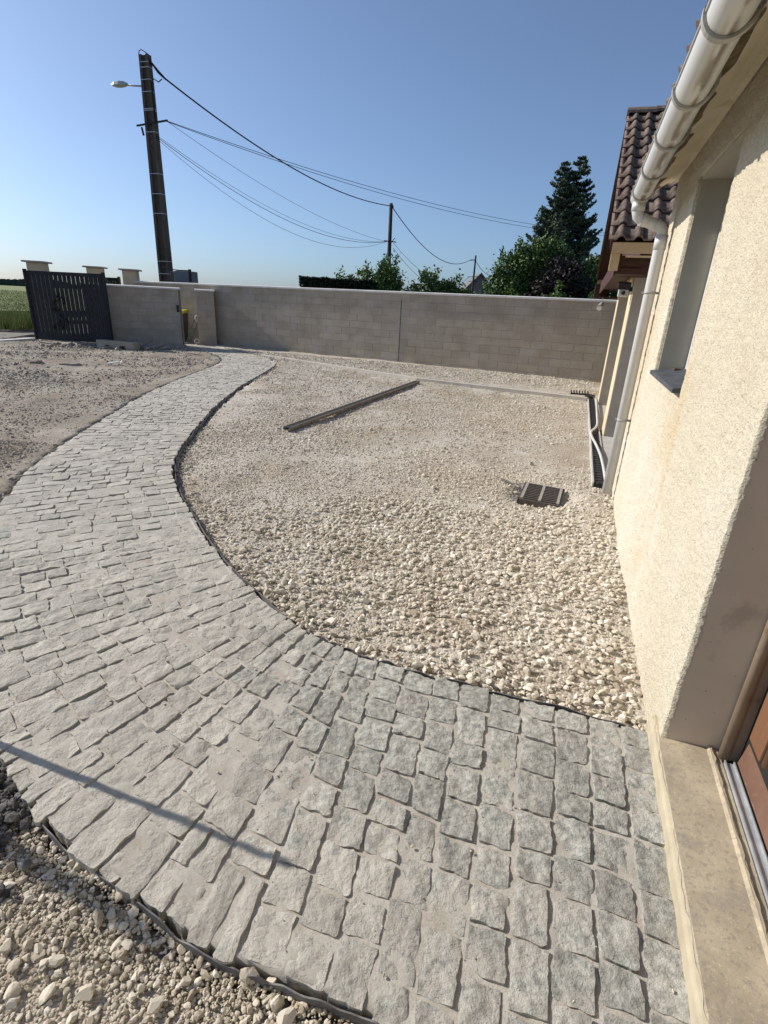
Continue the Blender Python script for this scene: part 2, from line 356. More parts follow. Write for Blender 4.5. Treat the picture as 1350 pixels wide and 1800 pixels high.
def hz_dirt(x, y):
    z = -.02 + .06 * fbm(x * .5, y * .5, 11, 3) + .03 * fbm(x * 3, y * 3, 12, 4)
    # tyre ruts sweeping past
    d = np.hypot(x + 13.0, y - 4.0)
    z = z + .026 * np.sin(d * 11) * np.exp(-((d - 7.6) / .8) ** 2) * (1 + fbm(x * 6, y * 6, 14, 2)) + .035 * np.sin(d * 3.0 + 1) * np.exp(-((d - 6) / 2.0) ** 2)
    return z

def grid_mesh(x0, x1, y0, y1, st):
    xs = np.arange(x0, x1 + st / 2, st); ys = np.arange(y0, y1 + st / 2, st)
    X, Y = np.meshgrid(xs, ys); n, m = X.shape; i = np.arange(n * m).reshape(n, m)
    F = np.stack([i[:-1, :-1], i[:-1, 1:], i[1:, 1:], i[1:, :-1]], -1).reshape(-1, 4)
    return X.ravel(), Y.ravel(), F

# ------------------------------------------------------------ ground, road, field
def flat(name, poly, z, m, thick=None):
    b = MB()
    if thick: b.prism([(x, y, z - thick) for x, y in poly], (0, 0, thick))
    else: b.add([(x, y, z) for x, y in poly], [tuple(range(len(poly)))])
    o = b.build(name, m); tag(o, kind='structure'); return o
flat('ground', [(-3000, -300), (3000, -300), (3000, 4000), (-3000, 4000)], -.30, MT['ground'])
flat('road', [(-60, -30), (-11.9, -30), (-11.9, 15.4), (-12.6, 19.0), (-8.5, 27), (-2, 38), (8, 52), (3, 54), (-9, 38), (-14.6, 27), (-17.0, 19.3), (-60, 17.9)], -.016, MT['road'], .2)
flat('field_ground', [(-900, 19.0), (-17.5, 20.2), (-15.2, 27.8), (-9.5, 39), (3, 56), (-60, 1500), (-1500, 1500)], .10, MT['cropbase'], .3)
x, y, F = grid_mesh(-7.2, 6.6, -.8, 18.8, .06)
z = hz_gravel(x, y)
inp = inpoly(x, y, PATHPOLY); dI = np.minimum(dcurve(x, y, INC[::2]), dcurve(x, y, OUC[::2]))
z = np.where(inp, -.12, z - .02 * np.exp(-(dI / .10) ** 2)); ind = inpoly(x, y, DIRTPOLY); z = np.where(ind & (dI > .15), -.25, z)
hn_ = x * N3.x + y * N3.y; hu_ = x * U3.x + y * U3.y
keep = ~(ind[F].all(axis=1)) & ~((hn_[F] > .62).all(axis=1) & (hu_[F] < 5.2).all(axis=1))
tag(link('gravel_bed', mesh_np('gravel_bed', np.stack([x, y, z], 1), F[keep], MT['gravel_bed'], smooth=True)), kind='structure')
x, y, F = grid_mesh(-14.2, -1.3, .8, 18.4, .07)
z = hz_dirt(x, y); inp = inpoly(x, y, PATHPOLY); dI = dcurve(x, y, OUC[::2])
z = z * np.clip(dI / .5, .25, 1) ; ind = inpoly(x, y, DIRTPOLY); z = np.where(ind, np.where(y < 1.9, np.minimum(z, -.03), z), -.14)
keep = ind[F].any(axis=1)
tag(link('dirt_yard', mesh_np('dirt_yard', np.stack([x, y, z], 1), F[keep], MT['dirt'], smooth=True)), kind='structure')
def strip_flat(name, pts, wd, z, h, m, kind='structure', label=None, cat=None):
    b = MB()
    for p, q in zip(pts[:-1], pts[1:]):
        b.bar((p[0], p[1], z - h / 2), (q[0], q[1], z - h / 2), wd, h)
    o = b.build(name, m)
    return tag(o, label, cat, None, kind)
strip_flat('kerb', [(-11.9, 10.0), (-11.78, 14.0), (-11.5, 16.2), (-11.35, 17.2)], .22, .035, .2, MT['coping'])

# ------------------------------------------------------------ paved path
path = bpy.data.objects.new('paved_path', None); COL.objects.link(path); path['kind'] = 'structure'; BASE[path] = Vector((0, 0, 0))
ns, ntn = 1100, 60
ss = np.linspace(0, len(ST) - 1, ns); vv = np.linspace(.012, .988, ntn)
I_ = catmull(SI, ss)[:, None, :]; O_ = catmull(SO, ss)[:, None, :]
P = I_ + (O_ - I_) * vv[None, :, None]
x = P[..., 0].ravel(); y = P[..., 1].ravel(); z = -.0034 + .004 * fbm(x * 7, y * 7, 21, 3) + .006 * fbm(x * 1.6, y * 1.6, 22, 2) + .003 * vnoise(x * 30, y * 30, 23)
i = np.arange(ns * ntn).reshape(ns, ntn)
F = np.stack([i[:-1, :-1], i[1:, :-1], i[1:, 1:], i[:-1, 1:]], -1).reshape(-1, 4)
Vv = np.stack([x, y, z], 1)
for col_ in (0, ntn - 1):        # skirts along both edges
    k = len(Vv); e = Vv[i[:, col_]].copy(); e[:, 2] = -.13; Vv = np.vstack([Vv, e]); j = k + np.arange(ns)
    F = np.vstack([F, np.stack([i[:-1, col_], i[1:, col_], j[1:], j[:-1]], -1)])
bed = link('joint_sand', mesh_np('joint_sand', Vv, F[:, ::-1], MT['sand'], smooth=True), path)

rows = []; s = 0.0
pavers = []
row_i = 0
while s < ARC[-1] - .13:
    near = s < 9
    pit = .118 * (1 + .10 * (random.random() - .5)); s2 = s + pit
    ta, tb = float(tt_at(s)), float(tt_at(s2))
    Ia, Oa, Ib, Ob = (catmull(SI, np.array([ta]))[0], catmull(SO, np.array([ta]))[0], catmull(SI, np.array([tb]))[0], catmull(SO, np.array([tb]))[0])
    L_ = np.hypot(*(Oa - Ia)); v = (random.uniform(-.012, .006)) / L_
    wob = random.uniform(-.006, .006)
    while v < 1 - .03 / L_:
        wdt = random.choice([.105, .12, .13, .145, .16, .175]) * random.uniform(.94, 1.06)
        v2 = v + wdt / L_
        if v2 > 1 - .05 / L_: v2 = 1 + random.uniform(-.014, .018) / L_
        g = random.uniform(.003, .008) / L_
        va, vb = v + g, v2 - g
        a0 = Ia + (Oa - Ia) * va; a1 = Ia + (Oa - Ia) * vb; b0 = Ib + (Ob - Ib) * va; b1 = Ib + (Ob - Ib) * vb
        w_ = np.hypot(*((b0 + b1) / 2 - (a0 + a1) / 2))
        subs = [(0, 1)]
        if w_ > .150: c = random.uniform(.42, .58); subs = [(0, c), (c, 1)]
        for (f0, f1) in subs:
            jt = random.uniform(.005, .010) / max(w_, .03); g0 = f0 + jt; g1 = f1 - jt
            q = [a0 + (b0 - a0) * g0, a1 + (b1 - a1) * g0, a1 + (b1 - a1) * g1, a0 + (b0 - a0) * g1]
            if (g1 - g0) * w_ > .03: pavers.append([p + np.array([random.uniform(-.005, .005), random.uniform(-.005, .005)]) for p in q])
        v = v2
    s = s2; row_i += 1
def paver_geo(q, m, seed):
    """rough split face: m x m grid over the quad, broken edges, skirt"""
    q = np.array(q); t = np.linspace(0, 1, m); A_, B_ = np.meshgrid(t, t)
    P = (q[0] * ((1 - A_) * (1 - B_))[..., None] + q[1] * (A_ * (1 - B_))[..., None] + q[2] * (A_ * B_)[..., None] + q[3] * ((1 - A_) * B_)[..., None])
    c = q.mean(0); cr = random.uniform(.0, .045); ed = (A_ == 0) | (A_ == 1) | (B_ == 0) | (B_ == 1)
    cor = ((A_ == 0) | (A_ == 1)) & ((B_ == 0) | (B_ == 1))
    jx = vnoise(P[..., 0] * 55, P[..., 1] * 55, seed) ; jy = vnoise(P[..., 0] * 55 + 40, P[..., 1] * 55, seed + 1)
    P = P + np.stack([jx, jy], -1) * np.where(ed, .009, .004)[..., None]
    P = np.where(cor[..., None], P + (c - P) * cr, P)
    rr = random.Random(seed); tx, ty = rr.gauss(0, .020), rr.gauss(0, .020); h0 = rr.gauss(.0014, .0022)
    u = np.minimum(np.minimum(A_, 1 - A_), np.minimum(B_, 1 - B_))
    z = h0 + (P[..., 0] - c[0]) * tx + (P[..., 1] - c[1]) * ty + (.010 * fbm(P[..., 0] * 22, P[..., 1] * 22, seed + 3, 3) + .001 * np.minimum(u / .12, 1) - .0015)
    z = z + np.abs(vnoise(P[..., 0] * 48, P[..., 1] * 48, seed + 9)) * .006
    V = np.concatenate([P, z[..., None]], -1).reshape(-1, 3)
    i = np.arange(m * m).reshape(m, m); F = np.stack([i[:-1, :-1], i[:-1, 1:], i[1:, 1:], i[1:, :-1]], -1).reshape(-1, 4)
    rim = np.concatenate([i[0, :-1], i[:-1, -1], i[-1, :0:-1], i[:0:-1, 0]]); k = len(V)
    hi_ = V[rim].copy(); lo = hi_.copy(); lo[:, 2] -= .05; V = np.vstack([V, hi_, lo]); rim = k + np.arange(len(rim)); j = rim + len(rim); j2 = np.roll(j, -1); r2 = np.roll(rim, -1)
    F = np.vstack([F, np.stack([rim, j, j2, r2], -1)])
    if np.cross(q[1] - q[0], q[3] - q[0]) < 0: F = F[:, ::-1]
    return V, F
def dustof(V):
    x, y = V[:, 0], V[:, 1]
    d = .27 + .30 * np.clip((.35 - x) / 1.1, 0, 1) + .30 * fbm(x * 1.1, y * 1.1, 77, 3)
    return np.clip(d, 0, .72)
def area_px(q):
    c = np.mean(q, 0); v = Vector((c[0], c[1], -EYE)); d = v.dot(fw)
    if d < .3: return 0, False
    xx = 675 + FPX * v.dot(right) / d; yy = 900 + FPX * v.dot(down) / d
    vis = -40 < xx < 1390 and -40 < yy < 1850
    return (1 / d ** 2) * (EYE / v.length) if vis else 0, vis
sc = sorted([(-area_px(q)[0], k) for k, q in enumerate(pavers)])
nearset = set(k for a_, k in sc[:300])
V0 = []; F0 = []; T0 = []; kk = 0
for k, q in enumerate(pavers):
    if k in nearset:
        V, F = paver_geo(q, 11, k * 7 + 1)
        c = V.mean(0); du = dustof(V); V = V - np.array([c[0], c[1], 0])
        me = mesh_np('paving_sett', V, F, MT['stone'], tint=np.full(len(V), random.random()), smooth=True, dust_attr=du)
        o = link('paving_sett', me, path, loc=(c[0], c[1], 0))
    else:
        V, F = paver_geo(q, 5, k * 7 + 1); V0.append(V); F0.append(F + kk); kk += len(V); T0.append(np.full(len(V), random.random()))
if V0:
    o = link('paving_setts', mesh_np('paving_setts', np.vstack(V0), np.vstack(F0), MT['stone'], tint=np.concatenate(T0), smooth=True, dust_attr=dustof(np.vstack(V0))), path); tag(o, kind='stuff')

# thin edging sheet standing along both path edges
def edging(name, C, off, z0, z1, label, seedo=0, jag=.008, th=.004):
    C = np.array(C); d = np.gradient(C, axis=0); d /= np.hypot(d[:, 0], d[:, 1])[:, None]; nrm = np.stack([-d[:, 1], d[:, 0]], 1)
    n = len(C); t = np.arange(n) * .12 + seedo
    o_ = off + jag * vnoise(t * 1.0, t * 0 + seedo, 31)*2; zt = z1 + .012 * vnoise(t * 1.7, t * 0 + 3 + seedo, 33)*2
    p = C + nrm * o_[:, None]; p2 = C + nrm * (o_ + th)[:, None]
    V = np.vstack([np.c_[p, np.full(n, z0)], np.c_[p, zt], np.c_[p2, zt], np.c_[p2, np.full(n, z0)]]); i = np.arange(n - 1); F = []
    for a, b in ((0, 1), (1, 2), (2, 3)): F.append(np.stack([a * n + i, a * n + i + 1, b * n + i + 1, b * n + i], -1))
    o = link(name, mesh_np(name, V, np.vstack(F), MT['edging'])); return tag(o, label, 'edging strip')
ci = catmull(SI, np.linspace(.05, 25.5, 500)); edging('edging_strip', ci, -.018, -.12, -.010, 'thin dark edging sheet along the inner curve of the paved path beside the gravel')
co = catmull(SO, np.linspace(0, 9.5, 260)); edging('edging_strip', co, .004, -.12, -.010, 'thin grey edging sheet along the near lower edge of the paved path', 5, .006, .004)

# ------------------------------------------------------------ stones
def ico():
    t = (1 + 5 ** .5) / 2
    V = np.array([(-1, t, 0), (1, t, 0), (-1, -t, 0), (1, -t, 0), (0, -1, t), (0, 1, t), (0, -1, -t), (0, 1, -t), (t, 0, -1), (t, 0, 1), (-t, 0, -1), (-t, 0, 1)], float)
    V /= np.linalg.norm(V[0])
    F = np.array([(0, 11, 5), (0, 5, 1), (0, 1, 7), (0, 7, 10), (0, 10, 11), (1, 5, 9), (5, 11, 4), (11, 10, 2), (10, 7, 6), (7, 1, 8), (3, 9, 4), (3, 4, 2), (3, 2, 6), (3, 6, 8), (3, 8, 9), (4, 9, 5), (2, 4, 11), (6, 2, 10), (8, 6, 7), (9, 8, 1)])
    return V, F
def ico2():
    V, F = ico(); V = list(map(tuple, V)); mid = {}; G = []
    def m(a, b):
        k = (min(a, b), max(a, b))
        if k not in mid:
            p = np.array(V[a]) + np.array(V[b]); p /= np.linalg.norm(p); mid[k] = len(V); V.append(tuple(p))
        return mid[k]
    for a, b, c in F:
        x, y, z = m(a, b), m(b, c), m(c, a); G += [(a, x, z), (b, y, x), (c, z, y), (x, y, z)]
    return np.array(V), np.array(G)
OCT = (np.array([(1, 0, 0), (0, 1, 0), (-1, 0, 0), (0, -1, 0), (0, 0, 1), (0, 0, -1)], float), np.array([(0, 1, 4), (1, 2, 4), (2, 3, 4), (3, 0, 4), (1, 0, 5), (2, 1, 5), (3, 2, 5), (0, 3, 5)]))
ICO, ICO2 = ico(), ico2()
def stones(name, pos, size, tmpl, m, tint, jit=.22, flatn=.62, kind='stuff'):
    V0, F0 = tmpl; n = len(pos); k = len(V0)
    V = np.repeat(V0[None], n, 0) * (1 + rng.uniform(-jit, jit, (n, k, 1)))
    if tmpl is ICO2:      # chop into facets: clamp against random planes
        for _ in range(7):
            d = rng.normal(size=(n, 1, 3)); d /= np.linalg.norm(d, axis=2, keepdims=True); h = rng.uniform(.42, .75, (n, 1))
            dp = (V * d).sum(2); ex = np.maximum(dp - h, 0); V = V - d * ex[..., None]
    sc_ = np.stack([rng.uniform(.85, 1.3, n), rng.uniform(.65, 1.0, n), rng.uniform(.45, .8, n)], 1); V = V * sc_[:, None, :]
    # random rotation: mostly about z, some tilt
    az = rng.uniform(0, 2 * np.pi, n); tl = rng.normal(0, .5, n); ax = rng.uniform(0, 2 * np.pi, n)
    def rz(a): c, s_ = np.cos(a), np.sin(a); o = np.zeros_like(a); e = np.ones_like(a); return np.stack([np.stack([c, -s_, o], 1), np.stack([s_, c, o], 1), np.stack([o, o, e], 1)], 1)
    def rx(a): c, s_ = np.cos(a), np.sin(a); o = np.zeros_like(a); e = np.ones_like(a); return np.stack([np.stack([e, o, o], 1), np.stack([o, c, -s_], 1), np.stack([o, s_, c], 1)], 1)
    R = np.einsum('nij,njk,nkl->nil', rz(az), rx(tl), rz(ax)); V = np.einsum('nij,nkj->nki', R, V)
    V = V * size[:, None, None] + pos[:, None, :]
    F = (F0[None] + (np.arange(n) * k)[:, None, None]).reshape(-1, 3)
    o = link(name, mesh_np(name, V.reshape(-1, 3), F, m, tint=np.repeat(tint, k))); return tag(o, kind=kind)
def visible(x, y, mx=160):
    vx, vy, vz = x, y, np.full_like(x, -EYE)
    d = vx * fw.x + vy * fw.y + vz * fw.z; d = np.maximum(d, .05)
    px = 675 + FPX * (vx * right.x + vy * right.y + vz * right.z) / d; py = 900 + FPX * (vx * down.x + vy * down.y + vz * down.z) / d
    return (px > -mx) & (px < 1350 + mx) & (py > 0) & (py < 1800 + mx)
def gravel_pts(n, x0, x1, y0, y1):
    x = rng.uniform(x0, x1, n); y = rng.uniform(y0, y1, n)
    ok = visible(x, y) & ~inpoly(x, y, PATHPOLY) & ~inpoly(x, y, DIRTPOLY)
    hn = x * N3.x + y * N3.y; hu = x * U3.x + y * U3.y
    ok &= (hn < .53) & ~((hu > 5.35) & (hu < 11.2) & (hn > .36)) & (hu < 14.6)
    ok &= ~((np.abs((x - GR.x) * U3.x + (y - GR.y) * U3.y) < .27) & (np.abs((x - GR.x) * N3.x + (y - GR.y) * N3.y) < .22))
    return x[ok], y[ok]
def tintof(n, c): return np.clip(rng.normal(c, .22, n), 0, 1)
def coarse(x, y):      # 0..1 where the loose, bigger stones lie
    c = np.exp(-(np.maximum(y - 2.6 - .3 * x, 0) / 1.5) ** 2) + .6 * np.exp(-((x - .2) ** 2 + (y - 3.7) ** 2) / .6)
    return np.clip(c + .6 * fbm(x * 1.3, y * 1.3, 41, 3), 0.12, 1)
def thin(x, y, sc_, lo_, k_=2.2, seed=60):
    k = rng.random(len(x)) < np.clip(.55 + k_ * fbm(x * sc_, y * sc_ * .8, seed, 3), lo_, 1); return x[k], y[k]
def lay(name, x, y, size, tmpl, tint, sink=.25, m=None, hz=hz_gravel, jit=.22):
    z = hz(x, y) + size * rng.uniform(-.15, sink + .15, len(x)); stones(name, np.stack([x, y, z], 1), size, tmpl, m or MT['gravel'], tint, jit)
# near bed: big loose stones, then fines
x, y = gravel_pts(24000, -2.2, 2.3, 1.3, 5.2); c = coarse(x, y); k = rng.random(len(x)) < c * .95; x, y, c = x[k], y[k], c[k]
size = np.exp(rng.normal(np.log(.0115), .34, len(x))) * (.75 + .55 * c); dg = (y > 2.9)
lay('gravel_loose', x[~dg], y[~dg], np.minimum(size[~dg], .026), ICO2, tintof((~dg).sum(), .62), .55, jit=.17)
lay('gravel_loose', x[dg], y[dg], np.minimum(size[dg], .024), ICO, tintof(dg.sum(), .62), .5)
x, y = gravel_pts(64000, -2.2, 2.3, 1.3, 5.4); x, y = thin(x, y, 1.1, .45); lay('gravel_fines', x, y, np.exp(rng.normal(np.log(.0055), .35, len(x))), ICO, tintof(len(x), .54))
# lower left corner
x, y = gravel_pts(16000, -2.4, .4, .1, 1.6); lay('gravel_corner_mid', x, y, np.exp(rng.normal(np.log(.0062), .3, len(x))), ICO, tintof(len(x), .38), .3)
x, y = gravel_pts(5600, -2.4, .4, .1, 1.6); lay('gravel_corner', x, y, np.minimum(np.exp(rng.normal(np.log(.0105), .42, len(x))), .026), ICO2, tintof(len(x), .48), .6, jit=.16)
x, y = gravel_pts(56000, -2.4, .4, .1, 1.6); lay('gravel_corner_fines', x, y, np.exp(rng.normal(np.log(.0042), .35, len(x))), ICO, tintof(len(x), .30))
# middle and far bed
x, y = gravel_pts(70000, -3, 4.3, 4.7, 9.5); x, y = thin(x, y, .8, .10); lay('gravel_middle', x, y, np.exp(rng.normal(np.log(.0080), .38, len(x))), ICO, tintof(len(x), .56))
x, y = gravel_pts(60000, -6.5, 5.6, 9.3, 18.2); k_ = (rng.random(len(x)) < np.clip(.55 + 2.0 * fbm(x * .6, y * .5, 66, 3), .12, 1)) | (y > 13.2 - .4 * x); x, y = x[k_], y[k_]; wz = np.where(y > 13.4 - .35 * x, 1.35, 1.0)
lay('gravel_far', x, y, np.exp(rng.normal(np.log(.0135), .3, len(x))) * wz, OCT, tintof(len(x), .62))
# yard stones
def yard_pts(n, x0, x1, y0, y1):
    x = rng.uniform(x0, x1, n); y = rng.uniform(y0, y1, n); ok = visible(x, y) & ~inpoly(x, y, PATHPOLY) & inpoly(x, y, DIRTPOLY) & (dcurve(x, y, OUC[::3]) > .03); return x[ok], y[ok]
x, y = yard_pts(26000, -4.5, -1.2, 1.0, 5.5); lay('yard_fines', x, y, np.exp(rng.normal(np.log(.0075), .4, len(x))), ICO, tintof(len(x), .6), hz=lambda a, b: np.minimum(hz_dirt(a, b) * .35, 0) - .004, m=MT['dirtstone'])
x, y = yard_pts(42000, -9, -1.2, 1.2, 9.5); k = rng.random(len(x)) < np.clip(.42 + 1.6 * fbm(x * .8, y * .8, 51, 3), .12, 1); x, y = x[k], y[k]
lay('yard_grit', x, y, np.exp(rng.normal(np.log(.0095), .38, len(x))), ICO, tintof(len(x), .55), hz=hz_dirt, m=MT['dirtstone'])
x, y = yard_pts(45000, -14, -3, 9.2, 18.2); k = rng.random(len(x)) < np.clip(.35 + 1.6 * fbm(x * .6, y * .6, 52, 3), .05, 1); x, y = x[k], y[k]
lay('yard_grit_far', x, y, np.exp(rng.normal(np.log(.015), .45, len(x))), OCT, tintof(len(x), .55), hz=hz_dirt, m=MT['dirtstone'])
# loose grit lying on the paving
x = rng.uniform(-3.6, 1.0, 2600); y = rng.uniform(.4, 6.5, 2600); k = inpoly(x, y, PATHPOLY) & visible(x, y); x, y = x[k], y[k]
stones('path_grit', np.stack([x, y, np.full(len(x), .004)], 1), np.exp(rng.normal(np.log(.0024), .4, len(x))), ICO, MT['gravel'], tintof(len(x), .35))
# dark rubble at the left edge of the picture
n = 5200; x = rng.normal(-1.36, .13, n); y = rng.normal(1.20, .09, n); k = ~inpoly(x, y, PATHPOLY); x, y = x[k], y[k]
z = -.03 + .05 * np.exp(-((x + 1.36) ** 2 + (y - 1.20) ** 2) / .03) + rng.uniform(-.01, .01, len(x))
stones('dark_rubble', np.stack([x, y, z], 1), np.exp(rng.normal(np.log(.0062), .55, len(x))), ICO, MT['rubble'], tintof(len(x), .5), .3)
n = 150; x = np.concatenate([rng.normal(-1.22, .05, n), rng.normal(-1.08, .06, n)]); y = np.concatenate([rng.normal(.98, .045, n), rng.normal(.92, .03, n)])
stones('dark_clods', np.stack([x, y, np.full(len(x), -.035) + rng.uniform(-.01, .015, len(x))], 1), np.exp(rng.normal(np.log(.010), .4, len(x))), ICO, MT['rubble'], tintof(len(x), .5))
# rubble in front of the gate wall
n = 260; t = rng.random(n); x = -9.9 + 3.4 * t + rng.normal(0, .25, n); y = 15.9 + .2 * t + rng.normal(0, .28, n)
stones('gate_rubble', np.stack([x, y, hz_dirt(x, y) + .03], 1), np.exp(rng.normal(np.log(.04), .5, n)), ICO, MT['dirtstone'], tintof(n, .55))

# ------------------------------------------------------------ boundary wall of concrete blocks
def block_mesh(l, h, t, name='block'):
    b = 0.004
    x0, x1, z0, z1 = -l / 2, l / 2, 0, h
    V = [(x0, 0, z0), (x1, 0, z0), (x1, 0, z1), (x0, 0, z1), (x0 + b, -b, z0 + b), (x1 - b, -b, z0 + b), (x1 - b, -b, z1 - b), (x0 + b, -b, z1 - b), (x0, t, z0), (x1, t, z0), (x1, t, z1), (x0, t, z1)]
    F = [(4, 5, 6, 7), (0, 1, 5, 4), (1, 2, 6, 5), (2, 3, 7, 6), (3, 0, 4, 7), (0, 3, 11, 8), (1, 9, 10, 2), (3, 2, 10, 11), (0, 8, 9, 1)]
    me = bpy.data.meshes.new(name); me.from_pydata(V, [], F); me.update(); me.materials.append(MT['block']); return me
BLK = {}
def get_block(l, h, t):
    k = (round(l, 2), round(h, 3), round(t, 2))
    if k not in BLK: BLK[k] = block_mesh(k[0], k[1], k[2])
    return BLK[k]
def block_wall(name, p0, p1, z0, rows_, rh, thick, label, splits=(), bl=.5, cope=None, seed=3, parent=None):
    p0 = Vector((*p0, 0)); p1 = Vector((*p1, 0)); d = (p1 - p0); Ln = d.length; d.normalize(); ang = math.atan2(d.y, d.x); nb = Vector((-d.y, d.x, 0))
    root = parent or thing(name, (p0.x, p0.y, z0), label, 'wall'); rr = random.Random(seed)
    # mortar core, 4 mm behind the block faces
    m = MB(); a = p0 + nb * .002; b = p1 + nb * .002
    m.box8([(*p.xy, z0) for p in (a + d * .012, b - d * .012, b - d * .012 + nb * (thick - .008), a + d * .012 + nb * (thick - .008))] + [(*p.xy, z0 + rows_ * rh) for p in (a + d * .012, b - d * .012, b - d * .012 + nb * (thick - .008), a + d * .012 + nb * (thick - .008))])
    m.build('mortar', MT['mortar'], root)
    cuts = [0] + list(splits) + [Ln]
    for k in range(rows_):
        for c0, c1 in zip(cuts[:-1], cuts[1:]):
            x = c0; first = True
            while x < c1 - .05:
                l = bl * (.5 if (first and k % 2) else 1.0)
                if c1 - (x + l) < .12: l = c1 - x
                first = False
                me = get_block(l - .008, rh - .007, thick)
                q = p0 + d * (x + l / 2) - nb * rr.uniform(0, .002)
                inst('block', me, root, Matrix.Translation((q.x, q.y, z0 + k * rh + .0045)) @ Matrix.Rotation(ang, 4, 'Z')); x += l
    if cope:
        n = max(1, round(Ln / cope)); cl = (Ln + .06) / n; zt = z0 + rows_ * rh
        for i in range(n):
            a = p0 + d * (-.03 + i * cl + .003); b = p0 + d * (-.03 + (i + 1) * cl - .003); q0, q1 = -nb * .035, nb * (thick + .035); e = nb * .0
            mm = MB(); hb, ht = zt, zt + .045
            mid0, mid1 = (a + b) / 2, None
            P = [a + q0, b + q0, b + q1, a + q1]; m0 = (q0 + q1) / 2
            mm.add([(*p.xy, hb) for p in P] + [(*p.xy, ht) for p in P] + [(*(a + m0).xy, ht + .018), (*(b + m0).xy, ht + .018)],
                   [(3, 2, 1, 0), (0, 1, 5, 4), (1, 2, 6, 9, 5), (2, 3, 7, 6), (3, 0, 4, 8, 7), (4, 5, 9, 8), (6, 7, 8, 9)])
            mm.build('coping_stone', MT['coping'], root)
    return root
P0 = (-9.25, 20.10); P1 = (5.62, 13.27)
d_ = Vector((P1[0] - P0[0], P1[1] - P0[1])); tj = (0.19 - P0[0]) / d_.x * d_.length
bw = block_wall('boundary_wall', P0, P1, -.13, 10, .197, .2, 'long grey-beige concrete block wall with pale coping closing off the gravel yard', splits=(tj,), bl=.53, cope=1.0)
dj = d_.normalized(); nj = Vector((-dj.y, dj.x)); pj = Vector(P0) + dj * tj
m = MB(); m.box((pj.x - nj.x * .006, pj.y - nj.y * .006, .82), .012, .012, 1.74, math.atan2(dj.y, dj.x)); m.build('joint_strip', MT['darkgap'], bw)

gw = block_wall('gate_wall', (-9.3, 16.72), (-6.62, 17.22), -.1, 9, .195, .35, 'shorter concrete block wall between the dark gate and the footpath gap', bl=.5, cope=.95, seed=5)
e = Vector((-6.62, 17.22)); dw = Vector((2.68, .5)).normalized(); nw = Vector((-dw.y, dw.x))
m = MB(); m.box((e.x + dw.x * .02 + nw.x * .05, e.y + dw.y * .02 + nw.y * .05, .85), .03, .05, 1.6, math.atan2(dw.y, dw.x)); m.build('metal_channel', MT['plank'], gw)
m = MB(); m.box((e.x - dw.x * .05 - nw.x * .03, e.y - dw.y * .05 - nw.y * .03, 1.12), .07, .06, .2, math.atan2(dw.y, dw.x)); m.build('lock_keep', MT['black'], gw, .01)
m = MB(); m.box((-8.0, 16.85, .0), 3.0, .5, .1, math.atan2(dw.y, dw.x)); m.build('footing', MT['mortar'], gw)
pr = block_wall('wall_pier', (-6.42, 18.12), (-5.88, 18.30), -.1, 9, .195, .42, 'square block pier with its own small coping beside the footpath gap', bl=.6, cope=.8, seed=8)

# ------------------------------------------------------------ gate leaf
def gate(name, a, b, z0, z1, nsl, label, sub=True):
    a = Vector((*a, 0)); b = Vector((*b, 0)); d = (b - a); L = d.length; d.normalize(); nb = Vector((-d.y, d.x, 0)); t = thing(name, (a.x, a.y, 0), label, 'gate')
    def V(x, off, z): p = a + d * x + nb * off; return (p.x, p.y, z)
    for x in (.05, L - .05):
        m = MB(); m.bar(V(x, 0, z0), V(x, 0, z1 + .04), .10, .06, up=d); m.build('gate_stile', MT['gate'], t, .004)
    m = MB(); m.bar(V(.1, 0, z1 - .05), V(L - .1, 0, z1 - .05), .06, .10); m.build('top_rail', MT['gate'], t, .004)
    m = MB(); m.bar(V(.1, 0, z0 + .11), V(L - .1, 0, z0 + .11), .06, .20); m.build('bottom_rail', MT['gate'], t, .004)
    pit = (L - .2) / nsl
    for k in range(nsl):
        m = MB(); x = .1 + pit * (k + .5); m.box(V(x, 0, (z0 + z1) / 2 + .055), pit * .83, .022, z1 - z0 - .31, math.atan2(d.y, d.x)); m.build('slat', MT['gate'], t)
    return t, V, L
g1, V, L = gate('driveway_gate', (-10.9, 16.62), (-8.36, 16.33), .05, 1.97, 17, 'anthracite metal gate leaf with vertical slats and scroll ornament in the middle')
m = MB()
pts = []
for k in range(40):
    t = k / 39; pts.append(V(.92 + .13 * math.sin(t * 7.5), -.035, .38 + 1.05 * t))
m.tube(pts, .022, 6)
for cx, cz, r_, a0, a1 in ((1.0, .55, .17, 0, 4.6), (.86, .95, .14, 2, 6.8), (1.05, 1.2, .12, -1, 3.6), (.78, .42, .12, .5, 4.5)):
    m.tube([V(cx + r_ * (1 - .5 * i / 15) * math.cos(a0 + (a1 - a0) * i / 15), -.035, cz + r_ * (1 - .5 * i / 15) * math.sin(a0 + (a1 - a0) * i / 15)) for i in range(16)], .02, 6)
m.build('scroll_ornament', MT['gate'], g1)
gate('side_gate', (-10.95, 20.6), (-9.9, 20.4), .2, 1.97, 8, 'dark slatted side gate seen over the block wall between cream pillars')
for (X, Y, wd, zt, lab) in ((-11.15, 17.75, .46, 2.27, 'cream pillar with flat grey cap directly behind the dark gate, leftmost of three'),
                            (-10.62, 20.15, .46, 2.29, 'cream pillar with flat grey cap, middle one of three, over the gate corner'),
                            (-9.52, 20.45, .46, 2.27, 'cream pillar with flat grey cap where the long wall starts, rightmost of three')):
    t = thing('gate_pillar', (X, Y, -.1), lab, 'pillar', None); m = MB(); m.box((X, Y, zt / 2 - .1), wd, wd, zt + .1, A(10)); m.build('shaft', MT['cream'], t, .01)
    m = MB(); m.box((X, Y, zt - .02), .64, .64, .05, A(10)); m.build('cap', MT['capstone'], t, .01)
